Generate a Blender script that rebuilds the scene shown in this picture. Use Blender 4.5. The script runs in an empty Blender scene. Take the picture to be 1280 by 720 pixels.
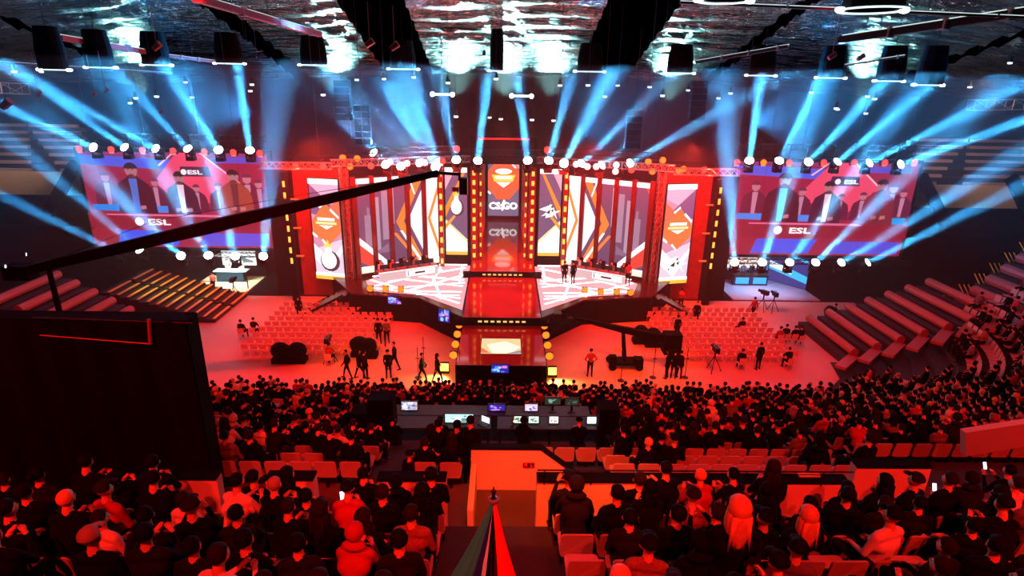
import bpy, bmesh, math, random
from mathutils import Vector, Matrix
rnd = random.Random(11)
SC = bpy.context.scene
COL = SC.collection
R = math.radians
# ---------------------------------------------------------------- camera
F_PX, PITCH, YAW, ROLL = 740.0, R(19), R(1.0), R(1.0)
CAM = Vector((0, 0, 16))
Fw = Vector((math.sin(YAW)*math.cos(PITCH), math.cos(YAW)*math.cos(PITCH), -math.sin(PITCH)))
Rt = Vector((math.cos(YAW), -math.sin(YAW), 0))
Up = Rt.cross(Fw)
Xc = Rt*math.cos(ROLL) + Up*math.sin(ROLL)
Yc = -Rt*math.sin(ROLL) + Up*math.cos(ROLL)
cam_data = bpy.data.cameras.new('camera')
cam_data.sensor_width = 36; cam_data.lens = F_PX/1280*36; cam_data.clip_end = 300
cam = bpy.data.objects.new('camera', cam_data); COL.objects.link(cam)
cam.matrix_world = Matrix(((Xc.x, Yc.x, -Fw.x, CAM.x), (Xc.y, Yc.y, -Fw.y, CAM.y), (Xc.z, Yc.z, -Fw.z, CAM.z), (0, 0, 0, 1)))
SC.camera = cam
SC.view_settings.view_transform = 'Standard'; SC.view_settings.look = 'None'
SC.view_settings.exposure = 0.0; SC.view_settings.gamma = 1.0
SC.cycles.use_denoising = True
SC.cycles.max_bounces = 5; SC.cycles.diffuse_bounces = 2; SC.cycles.glossy_bounces = 3
SC.cycles.volume_bounces = 0; SC.cycles.transparent_max_bounces = 4
SC.cycles.sample_clamp_indirect = 4.0; SC.cycles.caustics_reflective = False; SC.cycles.caustics_refractive = False

def ray(u, v):
    return Fw + Xc*((u-640)/F_PX) + Yc*((360-v)/F_PX)
def at_y(u, v, y):
    d = ray(u, v); return CAM + d*(y/d.y)
def at_z(u, v, z):
    d = ray(u, v); return CAM + d*((z-CAM.z)/d.z)
def px(p):
    q = Vector(p)-CAM; D = q.dot(Fw)
    if D <= .1: return (-9999, -9999, D)
    return (640+F_PX*q.dot(Xc)/D, 360-F_PX*q.dot(Yc)/D, D)
# ---------------------------------------------------------------- world: an indoor hall, no daylight
W = bpy.data.worlds.new('world'); SC.world = W; W.use_nodes = True
W.node_tree.nodes['Background'].inputs[0].default_value = (0.0, 0.0, 0.0, 1)
# ---------------------------------------------------------------- house lights
def aim(o, src, dst):
    o.location = src
    o.rotation_euler = (Vector(dst)-Vector(src)).to_track_quat('-Z', 'Y').to_euler()
def area(name, src, dst, sx, sy, energy, color, spread=150):
    l = bpy.data.lights.new(name, 'AREA'); l.shape = 'RECTANGLE'; l.size = sx; l.size_y = sy
    l.energy = energy; l.color = color; l.spread = R(spread)
    o = bpy.data.objects.new(name, l); COL.objects.link(o); aim(o, src, dst); return o
def spot(name, src, dst, energy, color, size, blend=.5, soft=.15, parent=None):
    l = bpy.data.lights.new(name, 'SPOT'); l.energy = energy; l.color = color
    l.spot_size = R(size); l.spot_blend = blend; l.shadow_soft_size = soft
    o = bpy.data.objects.new(name, l); COL.objects.link(o); aim(o, src, dst); return o
RED = (1.0, .012, .006)
ORANGE = (1.0, .10, .012)
PINK = (1.0, .10, .10)
BLUE = (.02, .36, 1.0)
WHITEB = (.05, .42, 1.0)
# red washes hanging in the roof over the spectators (behind and above the camera)
for i, x in enumerate((-13, -4.5, 4.5, 13)):
    spot('audience_wash_lamp', (x, -3, 22.5), (x*.9, 9.5, 8), 11500, RED, 62, .6, .12)
for i, x in enumerate((-15, 0, 15)):
    spot('audience_wash_lamp', (x, 2, 22.5), (x*1.1, 22, 2), 7500, RED, 60, .7, .12)
# floor washes from the roof
spot('floor_wash_lamp', (-12, 24, 21), (-12.5, 34, 0), 30000, RED, 46, .8, .2)
spot('floor_wash_lamp', (12, 24, 21), (12.5, 34, 0), 30000, RED, 46, .8, .2)
spot('floor_wash_lamp', (-6, 22, 21), (-6.5, 31, 0), 26000, ORANGE, 30, .9, .2)
spot('floor_wash_lamp', (6, 22, 21), (7, 31, 0), 26000, ORANGE, 30, .9, .2)
for s in (-1, 1):
    spot('side_stand_wash_lamp', (s*10, 22, 21), (s*24, 31, 2.5), 17000, RED, 34, .7, .2)
    spot('stage_wash_lamp', (s*12, 38, 12.5), (s*12.5, 45, 5), 12000, (1, .04, .008), 110, .5, .2)
    spot('stage_wash_lamp', (s*5, 34, 13), (s*6, 44, 4), 7000, RED, 80, .6, .2)
    spot('upper_stand_wash_lamp', (s*34, 44, 17), (s*46, 58, 10), 5200, (1, .62, .5), 60, .8, .2)
spot('upper_stand_wash_lamp', (-30, 30, 20), (-24, 41, 1.5), 22000, (1, .85, .3), 13, .8, .2)
spot('runway_wash_lamp', (0, 26, 16), (0, 38, 1.5), 30000, (1, .10, .10), 16, .6, .2)
spot('runway_wash_lamp', (0, 40, 10.3), (0, 50, 2.4), 6000, (1, .10, .10), 40, .6, .2)
spot('vomitory_wash_lamp', (0.5, 4, 19), (1.2, 9.6, 8.6), 9000, (1, .085, .008), 24, .7, .1)
# unseen spots added to streak the foil ceiling with light
for (x, y, e) in ((0, 61.5, 60000), (-4.5, 61.5, 36000), (4.5, 61.5, 36000), (-16, 60.8, 26000), (16, 60.8, 20000), (-32, 56, 14000), (32, 56, 12000)):
    spot('added_ceiling_lamp', (x, y, 14.6), (x*.97, y-9, 22.5), e*.62, (.42, .98, 1), 62, .8, .25)
for s_ in (-1, 1):
    spot('added_haze_blue', (s_*19, 47, 13.5), (s_*28, 41, 17), 40000, BLUE, 110, 1, .2)  # wide spots added to tint the upper haze blue
    spot('added_haze_blue', (s_*6, 46, 12.5), (s_*9, 40, 17), 12000, BLUE, 110, 1, .2)
    for x_ in (4.2, 7.5, 11.5, 14.5):
        l_ = bpy.data.lights.new('added_red_glow', 'POINT'); l_.energy = 1300; l_.color = RED; l_.shadow_soft_size = .15  # points added so the red wash lights glow in the haze
        o_ = bpy.data.objects.new('added_red_glow', l_); COL.objects.link(o_); o_.location = (s_*x_, 41.4, 10.0)

# ---------------------------------------------------------------- materials
def lin(c):
    return tuple((x/255/12.92 if x/255 <= .04045 else ((x/255+.055)/1.055)**2.4) for x in c)
MATS = {}
def mat(name, rgb, rough=.6, metal=0., emit=0., vary=.15, scale=8., bump=0., spec=.5):
    """rgb in 0-255; a noise texture varies the colour a little."""
    if name in MATS: return MATS[name]
    m = bpy.data.materials.new(name); m.use_nodes = True; nt = m.node_tree
    b = nt.nodes['Principled BSDF']; c = lin(rgb)
    b.inputs['Roughness'].default_value = rough; b.inputs['Metallic'].default_value = metal
    b.inputs['Specular IOR Level'].default_value = spec
    if emit:
        b.inputs['Base Color'].default_value = (.01, .01, .01, 1)
        b.inputs['Emission Color'].default_value = (*c, 1); b.inputs['Emission Strength'].default_value = emit
    else:
        tc = nt.nodes.new('ShaderNodeTexCoord'); n = nt.nodes.new('ShaderNodeTexNoise')
        n.inputs['Scale'].default_value = scale; n.inputs['Detail'].default_value = 3
        nt.links.new(tc.outputs['Object'], n.inputs['Vector'])
        mx = nt.nodes.new('ShaderNodeMix'); mx.data_type = 'RGBA'
        mx.inputs['A'].default_value = (*[x*(1-vary) for x in c], 1)
        mx.inputs['B'].default_value = (*[min(1, x*(1+vary)) for x in c], 1)
        nt.links.new(n.outputs['Fac'], mx.inputs['Factor']); nt.links.new(mx.outputs['Result'], b.inputs['Base Color'])
        if bump:
            bp = nt.nodes.new('ShaderNodeBump'); bp.inputs['Strength'].default_value = bump
            nt.links.new(n.outputs['Fac'], bp.inputs['Height']); nt.links.new(bp.outputs['Normal'], b.inputs['Normal'])
    MATS[name] = m; return m
def glow(rgb, e=1.0):
    return mat('led_%d_%d_%d_%.1f' % (*rgb, e), rgb, emit=e)
M_concrete = mat('concrete', (150, 145, 140), .8, bump=.1, scale=3)
M_wallpaint = mat('painted_parapet', (205, 200, 195), .6, scale=2, vary=.08)
M_step = mat('dark_step', (34, 32, 31), .9, scale=4)
M_floor = mat('arena_floor', (175, 168, 160), .5, scale=.6, vary=.12)
M_black = mat('black_drape', (5, 5, 6), .95, spec=.1)
M_blackmetal = mat('black_metal', (22, 22, 24), .45, .6)
M_truss = mat('truss_alloy', (150, 152, 156), .35, .8)
M_roofsteel = mat('roof_steel', (40, 44, 48), .5, .5)
M_deck = mat('stage_deck', (46, 38, 42), .18, scale=3)
M_gloss = mat('runway_gloss', (150, 60, 66), .06, scale=2, vary=.06)
M_seat = mat('seat_plastic', (165, 155, 150), .45, vary=.06)
M_chair = mat('floor_chair_shell', (215, 205, 200), .5, vary=.06)
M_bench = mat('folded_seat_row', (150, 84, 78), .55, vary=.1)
M_yellow = mat('yellow_tread', (225, 195, 60), .6)
M_skin = mat('skin', (196, 146, 120), .55)
M_eye = mat('eye_dark', (20, 15, 12), .3)
M_shoe = mat('shoe_dark', (18, 18, 20), .6)
M_dark = mat('cloth_black', (6, 6, 7), .95, spec=.1)
M_cloth = {
    'black': M_dark, 'charcoal': mat('cloth_charcoal', (20, 20, 23), .95, spec=.1), 'navy': mat('cloth_navy', (14, 18, 40), .9, spec=.2),
    'grey': mat('cloth_grey', (92, 92, 96), .9), 'white': mat('cloth_white', (212, 208, 204), .85),
    'red': mat('cloth_red', (150, 26, 22), .85), 'plaid': mat('cloth_plaid_brown', (120, 84, 70), .9, vary=.6, scale=30)}
M_hair = {'black': mat('hair_black', (5, 4, 4), .8, spec=.1), 'brown': mat('hair_brown', (24, 15, 10), .8, spec=.1), 'fair': mat('hair_fair', (206, 160, 104), .6, vary=.3, scale=40), 'grey': mat('hair_grey', (140, 136, 132), .7)}

# ---------------------------------------------------------------- mesh helpers
class MB:
    def __init__(s): s.v = []; s.f = []; s.m = []; s.mats = []
    def mi(s, m):
        if m not in s.mats: s.mats.append(m)
        return s.mats.index(m)
    def quad(s, pts, m=None):
        n = len(s.v); s.v += [tuple(p) for p in pts]; s.f.append(tuple(range(n, n+len(pts)))); s.m.append(s.mi(m) if m else 0)
    def box(s, a, b, m=None):
        x0, y0, z0 = a; x1, y1, z1 = b
        s.hexa([(x0,y0,z0),(x1,y0,z0),(x1,y1,z0),(x0,y1,z0),(x0,y0,z1),(x1,y0,z1),(x1,y1,z1),(x0,y1,z1)], m)
    def hexa(s, p, m=None):
        n = len(s.v); s.v += [tuple(q) for q in p]
        for f in ((0,3,2,1),(4,5,6,7),(0,1,5,4),(1,2,6,5),(2,3,7,6),(3,0,4,7)):
            s.f.append(tuple(n+i for i in f)); s.m.append(s.mi(m) if m else 0)
    def bar(s, p, q, w, h=None, m=None, up=(0,0,1)):
        p, q = Vector(p), Vector(q); d = (q-p)
        if d.length < 1e-6: return
        d.normalize(); up = Vector(up)
        if abs(d.dot(up)) > .98: up = Vector((0, 1, 0))
        a = d.cross(up).normalized(); b = a.cross(d); h = w if h is None else h
        c = [(-1,-1),(1,-1),(1,1),(-1,1)]
        s.hexa([p+a*(w/2*i)+b*(h/2*j) for i, j in c]+[q+a*(w/2*i)+b*(h/2*j) for i, j in c], m)
    def tube(s, p, q, r0, r1=None, n=8, m=None, caps=True):
        p, q = Vector(p), Vector(q); r1 = r0 if r1 is None else r1
        d = (q-p).normalized(); up = Vector((0,0,1)) if abs(d.z) < .95 else Vector((0,1,0))
        a = d.cross(up).normalized(); b = a.cross(d); k = len(s.v); mi = s.mi(m) if m else 0
        for P, r in ((p, r0), (q, r1)):
            for i in range(n):
                t = 2*math.pi*i/n; s.v.append(tuple(P+a*(r*math.cos(t))+b*(r*math.sin(t))))
        for i in range(n):
            j = (i+1) % n; s.f.append((k+i, k+j, k+n+j, k+n+i)); s.m.append(mi)
        if caps:
            s.f.append(tuple(k+i for i in reversed(range(n)))); s.f.append(tuple(k+n+i for i in range(n))); s.m += [mi, mi]
    def lathe(s, c, prof, n=16, m=None):
        c = Vector(c); k = len(s.v); mi = s.mi(m) if m else 0
        for r, z in prof:
            for i in range(n):
                t = 2*math.pi*i/n; s.v.append((c.x+r*math.cos(t), c.y+r*math.sin(t), c.z+z))
        for a in range(len(prof)-1):
            for i in range(n):
                j = (i+1) % n; s.f.append((k+a*n+i, k+a*n+j, k+(a+1)*n+j, k+(a+1)*n+i)); s.m.append(mi)
    def ball(s, c, r, m=None, n=10, rings=6):
        c = Vector(c); r = Vector(r) if hasattr(r, '__len__') else Vector((r, r, r)); k = len(s.v); mi = s.mi(m) if m else 0
        for j in range(rings+1):
            ph = math.pi*j/rings
            for i in range(n):
                t = 2*math.pi*i/n
                s.v.append((c.x+r.x*math.sin(ph)*math.cos(t), c.y+r.y*math.sin(ph)*math.sin(t), c.z-r.z*math.cos(ph)))
        for j in range(rings):
            for i in range(n):
                i2 = (i+1) % n; s.f.append((k+j*n+i, k+j*n+i2, k+(j+1)*n+i2, k+(j+1)*n+i)); s.m.append(mi)
    def mesh(s, name, m=None, smooth=False):
        me = bpy.data.meshes.new(name); me.from_pydata(s.v, [], s.f)
        for x in (s.mats or [m]): me.materials.append(x)
        if s.mats: me.polygons.foreach_set('material_index', s.m)
        if smooth: me.polygons.foreach_set('use_smooth', [True]*len(me.polygons))
        me.validate(); me.update(); return me
    def build(s, name, m=None, parent=None, smooth=False, **props):
        return link(name, s.mesh(name, m, smooth), parent, **props)
def link(name, me, parent=None, loc=None, rz=0, **props):
    o = bpy.data.objects.new(name, me); COL.objects.link(o)
    if parent: o.parent = parent
    if loc is not None: o.location = loc
    if rz: o.rotation_euler = (0, 0, rz)
    for k, v in props.items(): o[k] = v
    return o
def thing(name, label, cat, loc=(0,0,0), rz=0, group=None):
    o = bpy.data.objects.new(name, None); COL.objects.link(o); o.location = loc; o.rotation_euler = (0,0,rz)
    o['label'] = label; o['category'] = cat
    if group: o['group'] = group
    return o
def tag(o, label, cat, group=None):
    o['label'] = label; o['category'] = cat
    if group: o['group'] = group
    return o
def copy_tree(o, parent=None, label=None):
    c = o.copy(); COL.objects.link(c)
    if parent: c.parent = parent
    if label: c['label'] = label
    for ch in KIDS.get(o.name, []): copy_tree(ch, c)
    return c
KIDS = {}
def remember(root):
    def walk(o):
        KIDS[o.name] = list(o.children)
        for ch in o.children: walk(ch)
    walk(root)
    return root
NTH = ['first','second','third','fourth','fifth','sixth','seventh','eighth','ninth','tenth','eleventh','twelfth','thirteenth','fourteenth','fifteenth','sixteenth','seventeenth','eighteenth','nineteenth','twentieth']
def nth(i):
    return NTH[i] if i < 20 else '%dth' % (i+1) if (i+1) % 10 not in (1,2,3) else '%d%s' % (i+1, {1:'st',2:'nd',3:'rd'}[(i+1) % 10])

# ================================================================ STRUCTURE
def struct(o, **k):
    o['kind'] = 'structure'; return o
m = MB(); m.box((-62,-14,-.3),(62,68,0)); struct(m.build('floor', M_floor))
for nm, a, b in (('wall_back', (-62,66,0), (62,66.5,24)), ('wall_left', (-62.5,-14,0), (-62,66.5,24)), ('wall_right', (62,-14,0), (62.5,66.5,24)), ('wall_front', (-62,-14.5,0), (62,-14,24))):
    m = MB(); m.box(a, b); struct(m.build(nm, M_black))
m = MB(); m.box((-62,43.9,0),(62,66,.015)); m.box((-62,-14,0),(-28,43.9,.015)); m.box((28,-14,0),(62,43.9,.015)); struct(m.build('floor_painted_shade', M_black))  # black sheets that paint shade onto the outer floor
m = MB(); m.box((-34,50.2,0),(-18,50.35,3.3)); struct(m.build('wall_added_black_left', M_black)); m = MB(); m.box((18,50.2,0),(34,50.35,3.3)); struct(m.build('wall_added_black_right', M_black))  # black panels added to keep the lit floor beyond dark
# dark roof shell above the foil
def prof(r):
    """height of the foil ceiling at distance r from the hall's middle"""
    if r < 26: return 23.5
    t = min(1, (r-26)/30)
    return 23.5-7.9*(t**1.05)
def ceil_z(x, y): return prof(math.hypot(x*.72, y-10))
m = MB(); m.box((-62.5,-14.5,24.6),(62.5,66.5,25)); ceiling = struct(m.build('ceiling', mat('roof_dark', (10, 14, 16), .9)))
# foil: long wavy sheets
def foil_mat():
    mm = bpy.data.materials.new('ceiling_foil'); mm.use_nodes = True; nt = mm.node_tree; b = nt.nodes['Principled BSDF']
    b.inputs['Base Color'].default_value = (.55, .68, .68, 1); b.inputs['Metallic'].default_value = 1; b.inputs['Roughness'].default_value = .24
    tc = nt.nodes.new('ShaderNodeTexCoord'); mp = nt.nodes.new('ShaderNodeMapping'); mp.inputs['Scale'].default_value = (.22, 1.5, 1.5)
    n = nt.nodes.new('ShaderNodeTexNoise'); n.inputs['Scale'].default_value = 1.3; n.inputs['Detail'].default_value = 4; n.inputs['Roughness'].default_value = .6; n.inputs['Distortion'].default_value = .8
    bp = nt.nodes.new('ShaderNodeBump'); bp.inputs['Strength'].default_value = 1; bp.inputs['Distance'].default_value = 1.1
    nt.links.new(tc.outputs['Object'], mp.inputs['Vector']); nt.links.new(mp.outputs[0], n.inputs['Vector'])
    nt.links.new(n.outputs['Fac'], bp.inputs['Height']); nt.links.new(bp.outputs['Normal'], b.inputs['Normal'])
    return mm
M_foil = foil_mat()
for (xa, xb) in ((-52,-34),(-33,-20.5),(-19,-11.5),(-6.9,6.9),(11.8,19),(20,34),(35,52)):
    m = MB(); nx = max(4, int((xb-xa)/.7)); ny = 110; k0 = 0
    for j in range(ny+1):
        y = 6+(61.5-6)*j/ny
        for i in range(nx+1):
            x = (xa+(xb-xa)*i/nx)*(1-.0*j/ny)
            z = ceil_z(x, y)+.15*math.sin(y*2.9+.9*math.sin(x*.5)+x*.23)+.07*math.sin(y*6.3+x*.5+math.sin(x*1.3))
            m.v.append((x, y, z))
    for j in range(ny):
        for i in range(nx):
            a = j*(nx+1)+i; m.f.append((a, a+1, a+nx+2, a+nx+1)); m.m.append(0)
    m.build('foil_sheet', M_foil, ceiling, smooth=True)
# haze
v = bpy.data.materials.new('haze'); v.use_nodes = True; nt = v.node_tree; nt.nodes.clear()
o_ = nt.nodes.new('ShaderNodeOutputMaterial'); p_ = nt.nodes.new('ShaderNodeVolumeScatter')
p_.inputs['Density'].default_value = .0042; p_.inputs['Anisotropy'].default_value = .15
nt.links.new(p_.outputs[0], o_.inputs['Volume'])
m = MB(); m.box((-58, 27.5, .05), (58, 60.3, 16.9)); hz = m.build('haze', v); hz['kind'] = 'stuff'; hz['label'] = 'thin smoke haze filling the air around the stage'

# ---------------------------------------------------------------- main stand (stepped tiers)
PITCHR, Y0 = .85, 27.2
def step_z(y): return 12.4-.445*y
CX, CY, CR = 16.0, 33.0, 5.0
def row_path(d, step=.52):
    """points along a row that lies d metres outside the arena floor: list of (x, y, heading)"""
    out = []
    half = CX; L = 2*half; n = int(L/step)
    rad = CR+d; na = int(rad*math.pi/2/step)
    for i in range(na, 0, -1):
        a = (i)/na*math.pi/2; out.append((-CX-rad*math.sin(a), CY-rad*math.cos(a), -a))
    for i in range(n+1):
        out.append((-half+L*i/n, CY-rad, 0))
    for i in range(1, na+1):
        a = i/na*math.pi/2; out.append((CX+rad*math.sin(a), CY-rad*math.cos(a), a))
    return out
rows = []
for k in range(32):
    y = Y0-PITCHR*k
    if 8.0 < y < 10.9: continue
    rows.append((k, y, step_z(y)))
# stepped tiers as one structure with a part per tier (L-shaped in section)
tiers = struct(bpy.data.objects.new('floor_stand', None)); COL.objects.link(tiers)
def tier_mesh(d0, d1, z, zb=None):
    """ring step between offsets d0<d1 with top z"""
    m = MB(); A = row_path(d0, 2.2); n = len(A); top = []
    def pt(i, d):
        x, y, a = A[i]; e = d-d0
        return (x+math.sin(a)*e, y-math.cos(a)*e)
    for i in range(n-1):
        if abs(A[i][0]) > 46: continue
        p0, p1, q1, q0 = pt(i, d0), pt(i+1, d0), pt(i+1, d1), pt(i, d1)
        m.quad([(*q0, z), (*q1, z), (*p1, z), (*p0, z)])
        m.quad([(*p0, z), (*p1, z), (*p1, zb), (*p0, zb)])
        m.quad([(*q1, z), (*q0, z), (*q0, zb), (*q1, zb)])
    return m
for k, y, z in rows:
    d = 28-y-PITCHR*.5
    tier_mesh(d-.0, d+PITCHR+.001, z, max(0, z-.8)).build('step', M_step, tiers)
tier_mesh(28-10.95, 28-7.98, 7.65, 6.8).build('walkway', mat('walkway_dark', (70,64,62), .8), tiers)
tier_mesh(-.6, .42, .02, 0).build('front_strip', M_step, tiers)

# side stands: rows continue along the hall sides beyond the corner
# ---------------------------------------------------------------- parapets round the cross aisle
def wall_box(name, a, b, mt, cap=True):
    m = MB(); m.box(a, b); o = struct(m.build(name, mt))
    return o
pz = 9.72
parapet = []
def parapet_wall(xa, xb, idx, y=8.4, zt=pz, zb=7.65):
    m = MB(); m.box((xa, y-.09, zb), (xb, y+.09, zt)); o = struct(m.build('wall_parapet_%d' % idx, M_wallpaint))
    m = MB(); m.box((xa, y-.12, zt), (xb, y+.12, zt+.035)); m.build('capping', M_black, o)
    return o
parapet_wall(.62, 5.9, 1); parapet_wall(-2.05, -.9, 2); parapet_wall(-3.9, -3.1, 3); parapet_wall(-6.0, -4.7, 4)
parapet_wall(6.1, 7.4, 5, y=8.6, zt=9.9)
# back of the vomitory: wall whose top slopes down to the right
m = MB(); y = 10.75
pts = [(-.62,7.65),(2.1,7.65),(1.62,8.05),(.86,8.67),(-.62,8.67)]
for dy in (0, .16):
    m.quad([(x, y+dy, z) for x, z in (pts if dy == 0 else pts[::-1])])
for i in range(5):
    a, b = pts[i], pts[(i+1) % 5]; m.quad([(a[0],y,a[1]),(a[0],y+.16,a[1]),(b[0],y+.16,b[1]),(b[0],y,b[1])])
vom = struct(m.build('wall_vomitory', M_wallpaint))
m = MB(); m.bar((-.64,y+.08,8.69),(.86,y+.08,8.69),.2,.03); m.bar((.86,y+.08,8.69),(2.1,y+.08,7.68),.2,.03); m.build('capping', M_black, vom)
m = MB(); m.box((-.62,9.3,7.65),(-.5,10.75,8.3)); m.build('side_cheek', M_wallpaint, vom)
# sign with dark letter blocks on the vomitory wall
sg = at_y(661, 581, 10.72)
m = MB(); m.box((-.13,-.012,-.06),(.13,0,.06)); s_ = m.build('sector_sign', mat('sign_red', (190, 60, 45), .5), None, loc=None)
s_.location = sg; tag(s_, 'small dark-lettered sector sign on the orange-lit vomitory wall', 'sign')
def text_mesh(body, size, bold=0.0, align='CENTER', shear=0.0):
    c = bpy.data.curves.new('t', 'FONT'); c.body = body; c.size = size; c.align_x = align; c.align_y = 'CENTER'; c.offset = bold; c.shear = shear
    c.resolution_u = 2
    o = bpy.data.objects.new('t', c); COL.objects.link(o)
    me = bpy.data.meshes.new_from_object(o.evaluated_get(bpy.context.evaluated_depsgraph_get()))
    bpy.data.objects.remove(o); bpy.data.curves.remove(c); return me
def lettering(name, body, size, mt, parent, loc, rx=R(90), rz=0, bold=0., sx=1, shear=0.):
    me = text_mesh(body, size, bold, shear=shear); me.materials.clear(); me.materials.append(mt)
    o = link(name, me, parent); o.location = loc; o.rotation_euler = (rx, 0, rz); o.scale = (sx, 1, 1); return o
m = MB(); D_ = mat('sign_dark', (25, 8, 8), .6)
for a, b in (((-.12,-.05),(-.1,.05)),((-.12,-.05),(-.04,-.03)),((-.03,-.05),(.03,.05)),((.05,.0),(.11,.05)),((.08,-.05),(.11,-.01))):
    m.box((a[0],-.016,a[1]),(b[0],-.012,b[1]))
m.build('lettering', D_, s_)
# bright grab rail on the slope
g0 = at_y(686, 590, 10.6); g1 = at_y(717, 608, 10.2)
m = MB(); m.tube(g0, g1, .018, n=6); gr_ = m.build('grab_rail', mat('yellow_lit_rail', (235, 190, 60), .3, .3)); struct(gr_)
gr_.name = 'trim_1'
# handrail above the long parapet
rail = thing('handrail', 'long black handrail on posts above the orange parapet', 'railing', (.62, 8.3, pz))
m = MB(); m.tube((0,0,.23), (5.3,0,.23), .014, n=6); m.build('top_rail', M_blackmetal, rail)
for x in (.12, .9, 2.2, 3.5, 4.8):
    m = MB(); m.tube((x,0,-.05),(x,0,.23),.012,n=6); m.build('post', M_blackmetal, rail)
# right-hand far parapet (slopes up in the picture)
a, b = at_y(1207, 541, 12.0), at_y(1300, 527, 11.0); c, d = at_y(1207, 571, 12.0), at_y(1300, 555, 11.0)
m = MB(); t_ = Vector((0,.18,0)); m.hexa([c, d, d+t_, c+t_, a, b, b+t_, a+t_]); struct(m.build('wall_parapet_6', M_wallpaint))
a = at_y(997, 590, 8.5); m = MB(); m.box((a.x, 8.42, 9.4), (a.x+.36, 8.5, a.z)); sb = m.build('notice_board', M_wallpaint)
tag(sb, 'small pale board with a dark arrow mark standing above the parapet', 'sign')
m = MB(); m.box((a.x+.18,8.41,a.z-.16),(a.x+.21,8.42,a.z-.06)); m.box((a.x+.1,8.41,a.z-.18),(a.x+.21,8.42,a.z-.15)); m.build('arrow_mark', D_, sb)

# ================================================================ STAGE
ZD = 1.9   # stage deck
def prism(name, pts, z0, z1, mt, parent=None, kind=None):
    m = MB(); n = len(pts)
    m.quad([(x,y,z1) for x,y in pts]); m.quad([(x,y,z0) for x,y in reversed(pts)])
    for i in range(n):
        a, b = pts[i], pts[(i+1) % n]; m.quad([(a[0],a[1],z0),(b[0],b[1],z0),(b[0],b[1],z1),(a[0],a[1],z1)])
    return m.build(name, mt, parent)
stage = thing('stage', 'big black stage with stepped glossy runway reaching to the spectators', 'stage', (0, 44, 0))
inv = Matrix.Translation((0,-44,0))
def st(o, y=44):   # parented parts are built in world coordinates
    o.matrix_parent_inverse = Matrix.Translation((0,-44,0)); return o
for s in (-1, 1):
    P = [(s*2.55,35.2),(s*5.7,38.6),(s*10.6,39.4),(s*13.2,43.5),(s*13.2,49),(s*2.55,49)]
    if s < 0: P = P[::-1]
    st(prism('deck', P, ZD-.12, ZD, M_deck, stage))
    Q = [(x*(.995), y+.06) for x, y in P]
    st(prism('fascia', Q, 0, ZD-.12, M_black, stage))
for nm, y0, y1, zt in (('runway_front', 29.6, 35.2, 1.3), ('runway_middle', 35.2, 43.4, 1.9), ('runway_back', 43.4, 63.0, 2.4)):
    m = MB(); m.box((-2.5,y0,zt-.06),(2.5,y1,zt)); st(m.build(nm, M_gloss, stage))
    m = MB(); m.box((-2.55,y0+.0,0),(2.55,y1,zt-.06)); st(m.build('riser', M_black, stage))
    m = MB(); m.box((-2.5,y0-.04,zt-.02),(2.5,y0,zt+.01)); st(m.build('nosing', mat('nosing', (150,120,120), .3, .5), stage))
# amber foot lamps set in the two risers
for y, zc, n in ((35.14, 1.62, 3), (43.34, 2.15, 4)):
    for i in range(8):
        m = MB(); x = -1.4+i*.4
        m.box((x-.12,y-.03,zc-.06),(x+.12,y,zc+.05)); st(m.build('foot_lamp', glow((255,190,110), 1.3), stage))
    for s in (-1, 1):      # truss ends that stick out past the riser
        m = MB(); m.box((s*2.5 if s>0 else -3.0, y-.25, zc-.22),(3.0 if s>0 else -2.5, y+.2, zc+.2)); st(m.build('riser_end', M_black, stage))
# floor screen in the runway
fs0 = at_z(600, 443, 1.3); fs1 = at_z(651, 424, 1.3)
LS = thing('runway_floor_screen', 'glowing orange and white screen lying in the front of the runway', 'screen', ((fs0.x+fs1.x)/2, (fs0.y+fs1.y)/2, 1.3))
hw, hh = abs(fs1.x-fs0.x)/2, abs(fs1.y-fs0.y)/2
m = MB(); m.box((-hw,-hh,0),(hw,hh,.03)); m.build('screen_body', M_black, LS)
m = MB(); m.quad([(-hw+.03,-hh+.03,.035),(hw-.03,-hh+.03,.035),(hw-.03,hh-.03,.035),(-hw+.03,hh-.03,.035)], glow((255,206,150), 1.1))
m.quad([(-hw*.4,-hh*.9,.04),(hw*.5,-hh*.9,.04),(hw*.95,-hh*.1,.04),(hw*.2,hh*.6,.04),(-hw*.7,hh*.2,.04)], glow((255,240,205), 1.3))
m.quad([(-hw+.03,-hh*.9,.045),(-hw*.5,-hh*.9,.045),(-hw+.03,-hh*.2,.045)], glow((235,120,70), 1.0))
m.quad([(hw*.2,-hh*.95,.045),(hw-.03,-hh*.95,.045),(hw-.03,-hh*.5,.045)], glow((160,150,170), .9)); m.build('screen_image', None, LS)
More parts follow.
